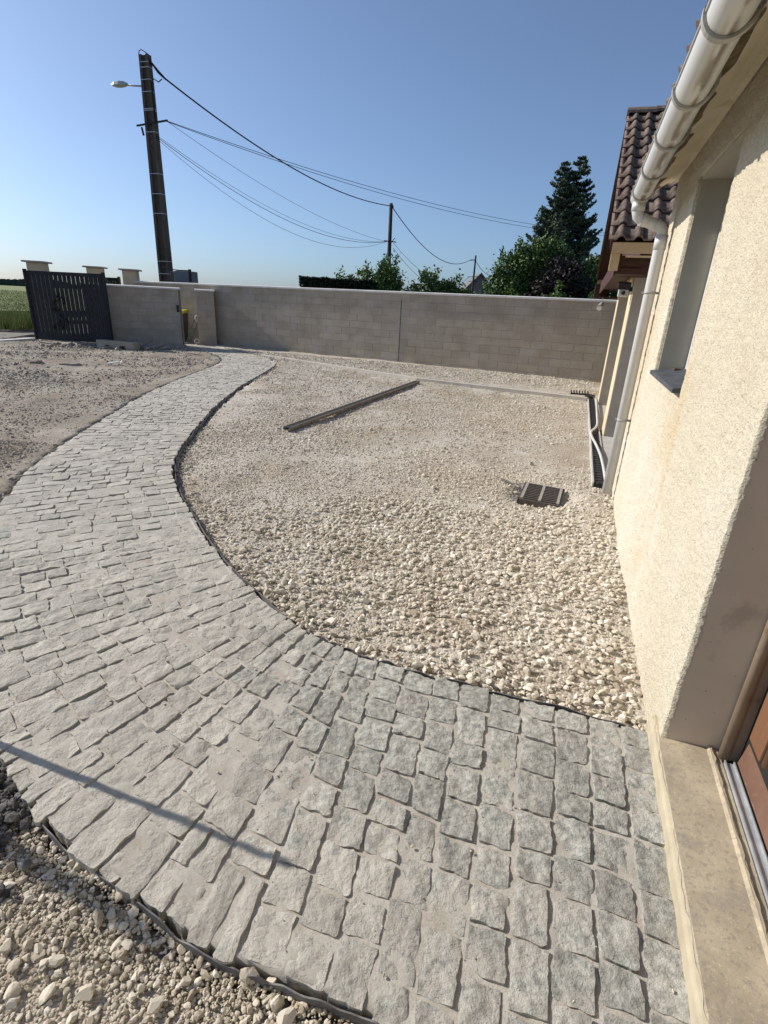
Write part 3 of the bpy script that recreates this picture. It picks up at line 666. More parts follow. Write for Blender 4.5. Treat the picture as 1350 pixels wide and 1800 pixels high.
# precast kerb block, sticks, sheet on the ground before the gate wall
t = thing('kerb_block', (-7.95, 15.75, 0), 'long dark concrete block with two notches lying below the gate wall', 'block')
m = MB(); bd = Vector((1.25, -.42, 0)).normalized(); bn = Vector((-bd.y, bd.x, 0)); c = Vector((-7.95, 15.75, 0))
prof = [(-.68, 0), (-.38, 0), (-.36, .08), (-.16, .08), (-.14, 0), (.14, 0), (.16, .08), (.36, .08), (.38, 0), (.68, 0), (.68, .2), (-.68, .2)]
m.prism([(*(c + bd * a_ - bn * .12).xy, z_ - .01) for a_, z_ in prof], (*(bn * .24).xy, 0)); m.build('body', MT['mortar'], t)
m = MB(); m.bar((-7.3, 15.75, .03), (-6.85, 15.6, .30), .04, .03); m.bar((-7.2, 15.65, .02), (-7.45, 15.85, .25), .03, .03)
tag(m.build('scrap_lath', MT['plank'], None, 0, (-7.2, 15.7, 0)), 'crossed wooden laths leaning at the right end of the notched concrete block', 'lath')
m = MB(); m.box((-6.35, 12.25, .02), .24, .09, .012, .5, (0.1, -.15, 0)); m.box((-6.2, 12.3, .03), .10, .04, .01, 1.1, (0, -.5, 0))
tag(m.build('plastic_scrap', MT['cabinetwhite'], None, 0, (-6.3, 12.25, 0)), 'pale crumpled scrap lying alone on the bare yard dirt', 'scrap')
for (X, Y, sx, sy, lab) in ((-7.75, 11.6, .55, .3, 'low dark clod with shadow lying left on the yard dirt'), (-7.1, 11.75, .75, .28, 'flat pale-edged mud slab right of the dark clod on the yard')):
    n_ = 12; pts = [(X + sx / 2 * math.cos(a_) * random.uniform(.75, 1.1), Y + sy / 2 * math.sin(a_) * random.uniform(.75, 1.1)) for a_ in np.linspace(0, 2 * math.pi, n_, endpoint=False)]
    z_ = float(hz_dirt(np.array([X]), np.array([Y]))[0]); V_ = [(a_, b_, z_ - .03) for a_, b_ in pts] + [(X + (a_ - X) * .7, Y + (b_ - Y) * .7, z_ + .035 + random.uniform(-.012, .02)) for a_, b_ in pts] + [(X, Y, z_ + .05)]
    m = MB(); m.add(V_, [(i, (i + 1) % n_, n_ + (i + 1) % n_, n_ + i) for i in range(n_)] + [(n_ + i, n_ + (i + 1) % n_, 2 * n_) for i in range(n_)])
    tag(m.build('dirt_clod', MT['dirt'], None, 0, (X, Y, z_)), lab, 'clod')
# bins and level in the gap
t = thing('wheelie_bin', (-7.25, 18.72, 0), 'grey wheelie bin with yellow-green lid half hidden behind the gate wall', 'bin')
m = MB(); m.add([(-7.47, 18.52, .02), (-7.06, 18.52, .02), (-7.06, 18.88, .02), (-7.47, 18.88, .02), (-7.53, 18.46, .95), (-7.0, 18.46, .95), (-7.0, 18.92, .95), (-7.53, 18.92, .95)],
    [(3, 2, 1, 0), (4, 5, 6, 7), (0, 1, 5, 4), (1, 2, 6, 5), (2, 3, 7, 6), (3, 0, 4, 7)]); m.build('body', MT['bin'], t, .02)
m = MB(); m.box((-7.265, 18.69, 1.0), .58, .54, .09, 0, (.06, 0, 0)); m.build('lid', MT['yellowlid'], t, .02)
t = thing('trolley', (-6.75, 18.55, 0), 'grey perforated hand trolley leaning upright in the footpath gap', 'trolley')
lo_, hi_ = Vector((-6.86, 18.35, .03)), Vector((-6.56, 18.45, .78)); ax_ = Vector((.93, .3, 0)) * .07; 
m = MB(); m.bar(lo_ - ax_, hi_ - ax_, .035, .03); m.bar(lo_ + ax_, hi_ + ax_, .035, .03)
for f_ in (.0, .2, .42, .62): q = lo_.lerp(hi_, f_); m.bar(q - ax_, q + ax_, .09, .02)
m.build('frame', MT['cabinet'], t)
m = MB(); cc_ = hi_ + Vector((.02, 0, .03)); m.tube([cc_ + ax_ * 1.0 * math.cos(a_) + Vector((0, 0, .09 * math.sin(a_))) for a_ in np.linspace(0, 2 * math.pi, 13)], .017, 6, False); m.build('handle', MT['cabinetwhite'], t)
m = MB(); m.tube([(-6.52 + .08 * math.cos(a_), 18.2, .09 + .08 * math.sin(a_)) for a_ in np.linspace(0, 2 * math.pi, 13)], .022, 6, False); m.build('wheel', MT['cabinetwhite'], t)
m = MB(); m.box((-6.85, 18.3, .03), .4, .3, .03, .2); m.build('toe_plate', MT['cabinet'], t)

# ------------------------------------------------------------ house
house = thing('house', H(0, .53, 0), 'cream roughcast house wall with deep window recess, wooden door and white gutter', 'house')
W = .53
def woff(u): return .024 * np.clip((4.1 - u) / 2.3, 0, 1) - .003
def face_grid(u0, u1, z0, z1, holes, st=.0125):
    us = np.arange(u0, u1 + st / 2, st); zs = np.arange(z0, z1 + st / 2, st); Uu, Zz = np.meshgrid(us, zs); n, m_ = Uu.shape; i = np.arange(n * m_).reshape(n, m_)
    F = np.stack([i[:-1, :-1], i[:-1, 1:], i[1:, 1:], i[1:, :-1]], -1).reshape(-1, 4)
    cu = Uu.ravel()[F].mean(1); cz = Zz.ravel()[F].mean(1); k = np.ones(len(F), bool)
    for a, b, c, d in holes: k &= ~((cu > a) & (cu < b) & (cz > c) & (cz < d))
    F = F[k]
    amp = .012 * np.abs(vnoise(Uu * 60, Zz * 60, 61)) + .005 * vnoise(Uu * 27, Zz * 27, 62) + .010 * fbm(Uu * 1.6, Zz * .7, 63, 2)
    Nn = W + woff(Uu) - np.maximum(amp, -.008)
    uu = Uu + .005 * vnoise(Uu * 60, Zz * 60, 64); zz = Zz + .005 * vnoise(Uu * 60 + 5, Zz * 60, 65)
    V = np.stack([U3.x * uu + N3.x * Nn, U3.y * uu + N3.y * Nn, zz], -1).reshape(-1, 3)
    # border edges turned back into the wall
    E = np.vstack([F[:, [0, 1]], F[:, [1, 2]], F[:, [2, 3]], F[:, [3, 0]]]); key = {}
    for a, b in E:
        kk_ = (min(a, b), max(a, b)); key[kk_] = None if kk_ in key else (a, b)
    be = np.array([v for v in key.values() if v is not None])
    vs_, inv = np.unique(be.ravel(), return_inverse=True); back = V[vs_] + np.array([N3.x, N3.y, 0]) * .02; inv = inv.reshape(-1, 2) + len(V)
    V = np.vstack([V, back]); F = np.vstack([F, np.stack([be[:, 1], be[:, 0], inv[:, 0], inv[:, 1]], -1)])
    return V, F
V, F = face_grid(-1.2, 5.15, -.12, 2.62, [(.55, 1.825, -1, 2.2), (3.10, 4.11, 1.205, 2.352)])
b_ = BASE[house]; V = V - np.array(b_)
link('wall', mesh_np('wall', V, F, MT['render'], smooth=True), house)
m = MB(); h0, h1 = W + .013, W + .21
m.un(-1.2, .55, h0 + .022, h1, -.12, 2.62); m.un(1.825, 3.10, h0 + .016, h1, -.12, 2.62); m.un(4.11, 5.13, h0, h1, -.12, 2.62)
m.un(3.10, 4.11, h0, h1, -.12, 1.19); m.un(3.10, 4.11, h0, h1, 2.355, 2.62); m.un(.55, 1.825, h0 + .02, h1, 2.203, 2.62)
m.build('wall_reveals', MT['plaster'], house)
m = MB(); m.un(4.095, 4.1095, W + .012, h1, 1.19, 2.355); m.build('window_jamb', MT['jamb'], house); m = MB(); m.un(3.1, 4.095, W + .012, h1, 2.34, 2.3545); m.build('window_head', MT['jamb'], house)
m = MB(); m.un(4.93, 5.13, h1, 7, -.12, 2.7); m.un(-1.2, -1.0, h1, 7, -.12, 2.7); m.un(-1.2, 5.13, 7, 7.2, -.12, 2.7); m.un(-1.2, 5.13, h1, 7, 2.5, 2.6); m.un(-1.0, 4.93, h1, 7, -.12, .03)
m.build('shell', MT['cream'], house)
# eave plaster, curved, with grime strip by the gutter
def sweep_u(prof, u0, u1, name, m_, parent, closed=False, smooth=True, nu=2, tint=None):
    us = np.linspace(u0, u1, nu); V = []; 
    for u in us: V += [tuple(H(u, a, b)) for a, b in prof]
    k = len(prof); F = []
    for i in range(nu - 1):
        for j in range(k if closed else k - 1):
            j2 = (j + 1) % k; F.append((i * k + j, i * k + j2, (i + 1) * k + j2, (i + 1) * k + j))
    b = MB(); b.add(V, F, smooth)
    if closed: b.f.append(tuple(range(k))); b.f.append(tuple(range((nu - 1) * k, nu * k))); b.sm += [False, False]
    return b.build(name, m_, parent)
prof = [(.525, 2.545), (.50, 2.556), (.46, 2.545), (.40, 2.51), (.345, 2.475), (.345, 2.56), (.54, 2.62)]
sweep_u(prof, -1.2, 5.28, 'eave', MT['soffit'], house, True, False)
x_ = np.linspace(0, 1, 260); 
m = MB(); V = []; F = []
for k, t in enumerate(x_):
    u = -1.1 + 6.35 * t; wd = .018 + .055 * (vnoise(np.array([t * 60]), np.array([0.]), 71)[0] + .5)
    V += [tuple(H(u, .346, 2.4735)), tuple(H(u, .346 + wd, 2.4735 + wd * .63))]
    if k: F.append((2 * k - 2, 2 * k - 1, 2 * k + 1, 2 * k))
m.add(V, F); m.build('grime_band', MT['grime'], house)
m = MB(); m.un(-1.2, 5.28, .33, .344, 2.445, 2.56); m.build('fascia', MT['brown'], house)
m = MB(); m.un(-1.2, 5.3, .202, .26, 2.448, 2.462); m.build('drip_felt', MT['black'], house)
# main roof covering
def roof_tile_mesh(wd, ln, rolls=2, seg=6, th=.014):
    """double roll tile, x across, y up the slope, lower end at y=0"""
    prof = []
    for r_ in range(rolls):
        x0 = r_ * wd / rolls; p = wd / rolls
        prof += [(x0, 0.0), (x0 + p * .45, 0.0)]
        for k in range(1, seg): a = math.pi * k / seg; prof.append((x0 + p * (.45 + .55 * k / seg), .042 * math.sin(a)))
    prof.append((wd, 0)); n = len(prof); V = []; F = []
    for yy, zo in ((0, .030), (ln, .0)):
        for dz in (0, -th): V += [(a, yy, b + zo + dz) for a, b in prof]
    for j in range(n - 1):
        F.append((j, j + 1, 2 * n + j + 1, 2 * n + j)); F.append((n + j + 1, n + j, 3 * n + j, 3 * n + j + 1)); F.append((n + j, n + j + 1, j + 1, j))
    F.append((0, 2 * n, 3 * n, n)); F.append((n - 1, 2 * n - 1, 4 * n - 1, 3 * n - 1))
    me = bpy.data.meshes.new('roof_tile'); me.from_pydata(V, [], F); me.update(); me.materials.append(MT['tile'])
    me.polygons.foreach_set('use_smooth', np.array([True if (i % 3 < 2) and i < 3 * (n - 1) else False for i in range(len(F))], dtype=bool)); return me
TILE = roof_tile_mesh(.37, .40)
sl = A(34); su = Vector((0, 0, 0)) + N3 * math.cos(sl) + Z3 * math.sin(sl)        # up the main slope
m = MB(); o0 = H(0, .20, 2.445)
m.add([tuple(H(-1.3, .21, 2.42)), tuple(H(5.35, .21, 2.42)), tuple(H(5.35, 4.2, 2.42 + 3.99 * math.tan(sl))), tuple(H(-1.3, 4.2, 2.42 + 3.99 * math.tan(sl))), tuple(H(5.35, 8.2, 2.42)), tuple(H(-1.3, 8.2, 2.42))], [(0, 1, 2, 3), (3, 2, 4, 5)])
m.build('roof_underlay', MT['brown'], house)
R3 = Matrix((-U3, su, (-U3).cross(su))).transposed().to_4x4()
for r_ in range(3):
    for c_ in range(17):
        p = H(5.38 - c_ * .37, .235, 2.43) + su * (r_ * .33); M4 = Matrix.Translation(p) @ R3
        o = inst('roof_tile', TILE, house, M4)
# gutter
gc, gz, gr = .257, 2.392, .063
def gutter_mesh():
    us = np.linspace(-1.2, 4.93, 200); an = np.linspace(math.pi, 2 * math.pi, 17); V = []; T = []
    for u in us:
        for a in an: V.append(H(u, gc + gr * math.cos(a), gz + gr * math.sin(a))); T.append((u, a))
    k = len(an); F = np.array([(i * k + j, (i + 1) * k + j, (i + 1) * k + j + 1, i * k + j + 1) for i in range(len(us) - 1) for j in range(k - 1)])
    V = np.array(V); T = np.array(T)
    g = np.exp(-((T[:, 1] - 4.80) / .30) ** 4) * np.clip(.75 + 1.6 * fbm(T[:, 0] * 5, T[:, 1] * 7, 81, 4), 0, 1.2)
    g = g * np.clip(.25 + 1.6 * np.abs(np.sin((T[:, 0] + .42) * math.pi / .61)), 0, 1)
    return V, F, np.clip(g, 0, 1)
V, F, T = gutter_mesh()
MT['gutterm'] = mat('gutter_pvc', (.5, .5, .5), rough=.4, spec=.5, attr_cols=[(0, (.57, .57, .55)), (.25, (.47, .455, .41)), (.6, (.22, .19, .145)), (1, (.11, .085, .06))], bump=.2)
gut = link('gutter', mesh_np('gutter', V - np.array(b_), F, MT['gutterm'], tint=T, smooth=True), house)
m = MB(); m.tube([H(-1.2, gc - gr, gz), H(4.93, gc - gr, gz)], .006, 6); m.build('gutter_bead', MT['pvcgrey'], gut)
m = MB(); m.prism([H(4.925, gc + gr * 1.03 * math.cos(a), gz + gr * 1.03 * math.sin(a)) for a in np.linspace(math.pi, 2 * math.pi, 15)], U3 * .02); m.build('gutter_end', MT['pvc'], gut)
for u in (-.25, .35, .95, 1.55, 2.17, 2.76, 3.35, 4.01, 4.68):
    V = []; F = []; an = np.linspace(math.pi * .95, 2 * math.pi * 1.02, 17); k = len(an)
    for (uu, rr_) in ((u - .016, gr + .001), (u - .016, gr + .010), (u + .016, gr + .010), (u + .016, gr + .001)):
        for a in an: V.append(H(uu, gc + rr_ * math.cos(a) + (.012 if a > 5.4 else 0) * (a - 5.4), gz + rr_ * math.sin(a)))
    for q in range(4):
        for j in range(k - 1): F.append((q * k + j, q * k + j + 1, ((q + 1) % 4) * k + j + 1, ((q + 1) % 4) * k + j))
    F += [(0, k, 2 * k, 3 * k), (k - 1, 4 * k - 1, 3 * k - 1, 2 * k - 1)]
    b = MB(); b.add(V, F, False); b.un(u - .016, u + .016, gc + gr, .344, gz + .0, gz + .05); b.build('gutter_bracket', MT['pvcgrey'], gut)
# downpipe
dp_pts = [H(4.84, .255, 2.345), H(4.84, .255, 2.285), H(4.845, .265, 2.255), H(4.85, .29, 2.235), H(4.86, .33, 2.222), H(4.87, .40, 2.200), H(4.87, .435, 2.185), H(4.87, .455, 2.16), H(4.87, .46, 2.12), H(4.87, .46, .07)]
m = MB(); m.tube(dp_pts, .041, 20); dp = m.build('downpipe', MT['pvc'], house)
for (a, b, r_) in ((dp_pts[0], dp_pts[1], .047), (dp_pts[3], dp_pts[4], .0445), (dp_pts[5], dp_pts[5].lerp(dp_pts[6], .5), .0445), (H(4.87, .46, 2.13), H(4.87, .46, 2.03), .0445)):
    m = MB(); m.tube([a, b], r_, 20); m.build('pipe_collar', MT['pvc'], dp)
for z_ in (1.72, .72):
    m = MB(); m.tube([H(4.87, .46, z_), H(4.87, .46, z_ + .018)], .045, 18); m.bar(H(4.87, .49, z_ + .009), H(4.87, .535, z_ + .009), .02, .016); m.bar(H(4.87, .405, z_ + .009), H(4.87, .42, z_ + .009), .02, .02); m.build('pipe_clip', MT['pvcgrey'], dp)
# window: slate sill, frame, glass
wn = MB(); wn.un(3.13, 3.18, .70, .735, 1.24, 2.33).un(4.04, 4.09, .70, .735, 1.24, 2.33).un(3.18, 4.04, .70, .735, 1.24, 1.29).un(3.18, 4.04, .70, .735, 2.28, 2.33).un(3.59, 3.63, .70, .735, 1.29, 2.28)
wf = wn.build('window_frame', MT['pvc'], house, .003)
m = MB(); m.un(3.18, 4.04, .716, .722, 1.29, 2.28); m.build('window_pane', MT['glass'], wf)
for (u0, u1) in ((3.115, 3.60), (3.606, 4.13)):
    m = MB(); m.add([H(u0, .50, 1.19), H(u0, .70, 1.195), H(u1, .70, 1.195), H(u1, .50, 1.19), H(u0, .50, 1.215), H(u0, .70, 1.245), H(u1, .70, 1.245), H(u1, .50, 1.215)], [(3, 2, 1, 0), (4, 5, 6, 7), (0, 1, 5, 4), (1, 2, 6, 5), (2, 3, 7, 6), (3, 0, 4, 7)])
    m.build('window_sill', MT['slate'], house, .003)
m = MB(); m.box(H(4.0, .64, 1.243), .07, .03, .012, AH, (.2, .1, 0)); m.build('sill_debris', MT['bark'], house)
# threshold
th = MB(); ez = .077
prof = [(.521, -.12), (.521, .048), (.526, .062), (.536, ez - .007), (.695, ez + .001), (.703, ez + .012), (.712, ez + .012), (.716, ez + .004), (.735, ez + .004), (.735, -.12)]
ths = sweep_u(prof, -.6, 1.945, 'threshold', MT['sill'], house, True, False)
V = []; F = []; n_ = 300
for k in range(n_):
    u = -.55 + (1.94 + .55) * k / (n_ - 1); q = .5 + vnoise(np.array([u * 30.]), np.array([0.]), 91)[0]; q2 = .5 + vnoise(np.array([u * 45.]), np.array([5.]), 92)[0]
    V += [H(u, .5188, -.03), H(u, .5188, .049), H(u, .5245, .0635), H(u, .527 + .009 * q, .0653 + .0055 * q)]
    if k:
        for j in range(3): F.append((4 * k - 4 + j, 4 * k + j, 4 * k + j + 1, 4 * k - 3 + j))
m = MB(); m.add(V, F); m.build('painted_edge', MT['yellow'], ths)
V = []; F = []
for k in range(n_):
    u = -.55 + (1.82 + .55) * k / (n_ - 1); q = max(0, .5 + 1.3 * vnoise(np.array([u * 26.]), np.array([0.]), 93)[0]); q2 = max(0, .5 + 1.3 * vnoise(np.array([u * 34.]), np.array([5.]), 94)[0])
    V += [H(u, .7035 + .004 * (1 - q), ez + .0135), H(u, .7035 + .004 * (1 - q) + .008 * min(1, q2), ez + .0138)]
    if k: F.append((2 * k - 2, 2 * k, 2 * k + 1, 2 * k - 1))
m = MB(); m.add(V, F); m.build('paint_ridge', MT['yellow'], ths)
# door set
door = MB(); 
def unpart(name, m_, u0, u1, n0, n1, z0, z1, par=house, bev=.004):
    b = MB(); b.un(u0, u1, n0, n1, z0, z1); return b.build(name, m_, par, bev)
fr = unpart('door_frame', MT['frame'], 1.775, 1.824, .735, .80, .085, 2.2)
m = MB(); m.tube([H(1.785, .742, .085), H(1.785, .742, 2.15)], .019, 12); m.build('frame_moulding', MT['frame'], fr)
unpart('door_head', MT['frame'], .55, 1.775, .735, .80, 2.15, 2.2, fr); unpart('frame_side', MT['frame'], .55, .60, .735, .80, .085, 2.15, fr)
unpart('threshold_bar', MT['alu'], .60, 1.76, .737, .770, .078, .090); m = MB(); m.un(.60, 1.76, .7375, .7415, .090, .098).un(.60, 1.76, .7665, .7705, .090, .100); m.build('bar_lip', MT['alu'], house)
lf = unpart('door_leaf', MT['wood'], .61, 1.755, .80, .84, .105, 2.145)
unpart('door_gap', MT['darkgap'], .60, 1.775, .785, .797, .09, 2.15, house, 0)
unpart('stile', MT['wood'], 1.64, 1.752, .778, .80, .22, 2.14, lf, .006); unpart('stile', MT['wood'], .615, .73, .778, .80, .22, 2.14, lf, .006)
m = MB(); m.tube([H(1.615, .798, .23), H(1.615, .798, 2.1)], .02, 10); m.build('bead', MT['wood'], lf)
m = MB(); m.add([H(.615, .772, .105), H(.615, .80, .105), H(1.752, .80, .105), H(1.752, .772, .105), H(.615, .787, .215), H(.615, .80, .235), H(1.752, .80, .235), H(1.752, .787, .215)], [(3, 2, 1, 0), (4, 5, 6, 7), (0, 1, 5, 4), (1, 2, 6, 5), (2, 3, 7, 6), (3, 0, 4, 7)])
m.build('bottom_rail', MT['woodrail'], lf, .004)
for k in range(6): unpart('door_board', MT['wood'], .74 + k * .138, .74 + k * .138 + .132, .791, .80, .24, 2.1, lf, .004)
m = MB(); m.bar(H(.68, .76, 1.1), H(.80, .75, 1.1), .02, .02); m.bar(H(.68, .78, 1.1), H(.68, .755, 1.1), .02, .02); m.build('handle', MT['alu'], lf, .003)

# ------------------------------------------------------------ garage wing with tiled gable roof
gar = thing('garage', H(7.7, .53, 0), 'cream garage beyond the downpipe with brown tiled gable roof and brown timber eaves', 'garage')
m = MB(); m.un(7.7, 8.2, .53, .95, -.1, 2.05); m.un(8.2, 13.0, 1.3, 1.5, -.1, 2.3); m.un(10.6, 10.95, .53, .95, -.1, 2.05); m.un(8.2, 10.6, .53, .95, 2.0, 2.05); m.un(7.7, 7.9, .95, 7, -.1, 2.3); m.un(13, 13.2, 1.3, 7, -.1, 2.3)
m.build('wall', MT['cream'], gar, .01)
m = MB(); m.un(5.13, 7.7, 2.3, 2.5, -.1, 3.2); m.build('porch_wall', MT['plaster'], gar)
for u_ in (7.6995, 10.5995):
    m = MB(); m.un(u_ - .0115, u_, .54, 6 if u_ < 8 else .95, -.1, 2.0); m.build('side_shade_skin', MT['capstone'], gar)  # grey skin paints shade onto the cream faces turned from the sun
m = MB(); m.un(5.16, 7.685, .47, 2.3, -.12, .012); m.un(8.2, 10.585, .46, 1.3, -.12, .0); m.build('floor_slab', MT['slab'], gar, .006)
eu, ez_, ru, rz_ = 7.0, 2.33, 10.3, 4.40
ga = math.atan2(rz_ - ez_, ru - eu); gs = U3 * math.cos(ga) + Z3 * math.sin(ga); nl = .15
# gable wall cladding above the openings
m = MB(); m.prism([H(7.75, .535, 2.05), H(13.0, .535, 2.05), H(13.0, .535, 2.35), H(10.3, .535, 4.2), H(7.75, .535, 2.6)], N3 * .1); m.build('gable_cladding', MT['brown'], gar)
for s_, (e0, sgn) in enumerate(((eu, 1), (2 * ru - eu, -1))):      # both slopes: deck, barge board, fascia
    m = MB(); a = H(e0, nl + .02, ez_ - .03); b = H(ru, nl + .02, rz_ - .03); w2 = N3 * 5.0; dn = Vector((0, 0, -.03))
    m.box8([a, a + w2, b + w2, b] + [p - dn for p in (a, a + w2, b + w2, b)]) if 0 else m.add([a + dn, b + dn, b + w2 + dn, a + w2 + dn, a, b, b + w2, a + w2], [(3, 2, 1, 0), (4, 5, 6, 7), (0, 1, 5, 4), (1, 2, 6, 5), (2, 3, 7, 6), (3, 0, 4, 7)])
    m.build('roof_deck', MT['brown'], gar)
    m = MB(); a = H(e0, nl + .005, ez_ - .10); b = H(ru, nl + .005, rz_ - .10); m.prism([a, b, b + Z3 * .13, a + Z3 * .13], N3 * .022); m.build('barge_board', MT['brown'], gar)
    m = MB(); m.un(e0 - .012 * sgn, e0 + .012 * sgn, nl + .03, 5.1, ez_ - .13, ez_ - .02); m.build('fascia', MT['fascia'], gar)
m = MB(); m.un(7.02, 7.12, nl + .035, nl + .13, ez_ - .30, ez_ - .13); m.build('rafter_end', MT['fascia'], gar)
m = MB(); m.un(7.03, 7.06, nl + .19, .9, ez_ - .165, ez_ - .145); m.build('light_slit_strip', MT['cream'], gar)  # cream strip added to paint the sunlit slit below the fascia
m = MB(); m.un(7.14, 7.70, nl + .12, 5, 2.0, 2.02); m.un(7.14, 7.16, nl + .12, 5, 2.02, 2.19); m.un(7.14, 13.4, nl + .12, .533, 2.06, 2.08); m.un(7.14, 13.4, nl + .10, nl + .118, 1.98, 2.2); m.un(13.0, 13.5, nl + .12, 5, 1.9, 1.92); m.build('soffit', MT['brown'], gar)
m = MB(); m.un(13.2, 13.6, nl, nl + .3, 1.9, 2.15); m.build('barge_end', MT['brown'], gar)
Rt = Matrix((-N3, gs, (-N3).cross(gs))).transposed().to_4x4()
if Rt.to_3x3().determinant() < 0 or ((-N3).cross(gs)).z < 0: Rt = Matrix((N3, gs, N3.cross(gs))).transposed().to_4x4()
up_ = N3.cross(gs)
nrow, rl = 12, 3.90 / 12
TW = roof_tile_mesh(.355, .37)
flip = up_.z < 0
gs_len = math.hypot(ru - eu, rz_ - ez_)
for r_ in range(nrow):
    for c_ in range(8):
        if flip: p = H(eu, nl - .02 + (c_ + 1) * .355, ez_ + .004) + gs * (r_ * gs_len / nrow - .04)
        else: p = H(eu, nl - .02 + c_ * .355, ez_ + .004) + gs * (r_ * gs_len / nrow - .04)
        X = -N3 if flip else N3
        Mx = Matrix((X, gs, X.cross(gs))).transposed().to_4x4()
        inst('roof_tile', TW, gar, Matrix.Translation(p + Vector((random.uniform(-.003, .003), 0, random.uniform(-.002, .003)))) @ Mx)
gs2 = -U3 * math.cos(ga) + Z3 * math.sin(ga)
for r_ in range(nrow):
    X = N3 if N3.cross(gs2).z > 0 else -N3
    for c_ in range(2):
        p = H(2 * ru - eu, nl - .02 + (c_ + (0 if X is N3 else 1)) * .355, ez_ + .004) + gs2 * (r_ * gs_len / nrow - .04)
        inst('roof_tile', TW, gar, Matrix.Translation(p) @ Matrix((X, gs2, X.cross(gs2))).transposed().to_4x4())
me = None
for k in range(9):
    a = H(ru, nl - .03 + k * .40, rz_ + .0); V = []; an = np.linspace(-.15, math.pi + .15, 9)
    m = MB(); P = [a + U3 * .12 * math.cos(t) + Z3 * (.085 * math.sin(t) + (.012 if k % 1 == 0 else 0)) for t in an]; Q = [p + N3 * .42 - Z3 * .01 for p in P]; P2 = [p - Z3 * .02 for p in P]
    n_ = len(P); m.add(P + Q + P2, [(i, i + 1, n_ + i + 1, n_ + i) for i in range(n_ - 1)] + [(i + 1, i, 2 * n_ + i, 2 * n_ + i + 1) for i in range(n_ - 1)]); m.build('ridge_tile', MT['tile'], gar)
m = MB(); m.prism([H(ru - .12, nl - .03, rz_ - .02), H(ru + .12, nl - .03, rz_ - .02), H(ru + .1, nl - .03, rz_ + .05), H(ru, nl - .03, rz_ + .095), H(ru - .1, nl - .03, rz_ + .05)], N3 * .03); m.build('ridge_end', MT['tile'], gar)

t = thing('floodlight', H(7.82, .46, 1.87), 'black sensor floodlight on the garage pier beside the downpipe', 'floodlight')
m = MB(); m.box(H(7.8, .43, 1.91), .15, .12, .08, -AH, (.15, 0, 0)); m.build('housing', MT['black'], t, .01)
m = MB(); m.box(H(7.79, .43, 1.82), .12, .09, .085, -AH); sb = m.build('sensor_box', MT['cabinetwhite'], t, .008)
m = MB(); m.tube([H(7.745, .43, 1.825), H(7.72, .43, 1.82)], .024, 10); m.build('sensor_eye', MT['black'], sb)
m = MB(); m.bar(H(7.8, .43, 1.87), H(7.8, .535, 1.87), .05, .05); m.build('arm', MT['black'], t)
t = thing('spotlight', H(13.0, .34, 2.0), 'small grey spotlight hanging by a thin bracket below the far eave corner', 'spotlight')
m = MB(); m.bar(H(13, .34, 1.9), H(13, .34, 1.76), .012, .012); m.build('bracket', MT['steel'], t)
m = MB(); m.tube([H(13.03, .34, 1.77), H(12.9, .30, 1.69)], [.045, .065], 12); m.build('shade', MT['capstone'], t)
m = MB(); m.tube([H(12.898, .299, 1.689), H(12.893, .297, 1.687)], .055, 12); m.build('lens', MT['cabinetwhite'], t)

# ------------------------------------------------------------ items on the gravel
def gz_at(x, y): return float(hz_gravel(np.array([x]), np.array([y]))[0])
# narrow concrete strip across the bed
pts = [(-3.72, 15.55), (-1.92, 14.15), (.615, 12.05), (2.2, 11.25), (3.85, 10.4)]
strip_flat('concrete_strip', pts, .11, .045, .14, MT['concrete'])
t = thing('drain_channel', (-.38, 9.12, 0), 'long dark drain channel length lying loose diagonally on the gravel', 'drain channel')
a, b = Vector((-1.30, 6.62, .01)), Vector((.58, 11.62, .02)); dv = (b - a).normalized(); nv = Vector((-dv.y, dv.x, 0))
m = MB(); m.bar(a - nv * .05, b - nv * .05, .012, .038); m.bar(a + nv * .05, b + nv * .05, .012, .038); m.bar(a - Z3 * .02, b - Z3 * .02, .10, .012); m.build('body', MT['plank'], t)
m = MB(); k = 0; q = a.copy(); Lc = (b - a).length
while k * .03 < Lc: p = a + dv * (k * .03); m.bar(p - nv * .045 + Z3 * .012, p + nv * .045 + Z3 * .012, .012, .01); k += 1
m.build('slot_bars', MT['iron'], t); tag(t.children[-1], kind='stuff')
t = thing('garage_drain', H(8.2, .40, 0), 'black slotted drain channel in the gravel along the garage threshold', 'drain channel')
for k in range(6):
    u0 = 5.32 + k * .97; m = MB(); m.un(u0, u0 + .955, .375, .385, -.08, .022).un(u0, u0 + .955, .465, .475, -.08, .022).un(u0, u0 + .955, .385, .465, -.08, .008); m.build('channel_length', MT['black'], t)
m = MB()
for k in range(58): m.un(5.36 + k * .1, 5.375 + k * .1, .388, .462, .0085, .014)
tag(m.build('slots', MT['iron'], t), kind='stuff')
m = MB(); m.tube([H(5.30, .425, -.02), H(5.36, .425, -.02)], .045, 12); m.build('channel_end', MT['black'], t)
m = MB(); m.un(5.3, 11.2, .358, .372, -.08, .026); m.un(5.3, 11.2, .478, .495, -.08, .024); m.build('concrete_haunch', MT['slab'], t)
m = MB(); pts = [H(11.0, .50, .05), H(10, .49, .05), H(9.0, .475, .05), H(8.35, .465, .05), H(8.0, .43, .05), H(7.8, .385, .05), H(7.6, .365, .05), H(7.3, .38, .05), H(6.9, .42, .05), H(6.4, .455, .05), H(5.9, .47, .05), H(5.4, .475, .05), H(5.1, .48, .04), H(5.0, .49, -.02)]
sm = []
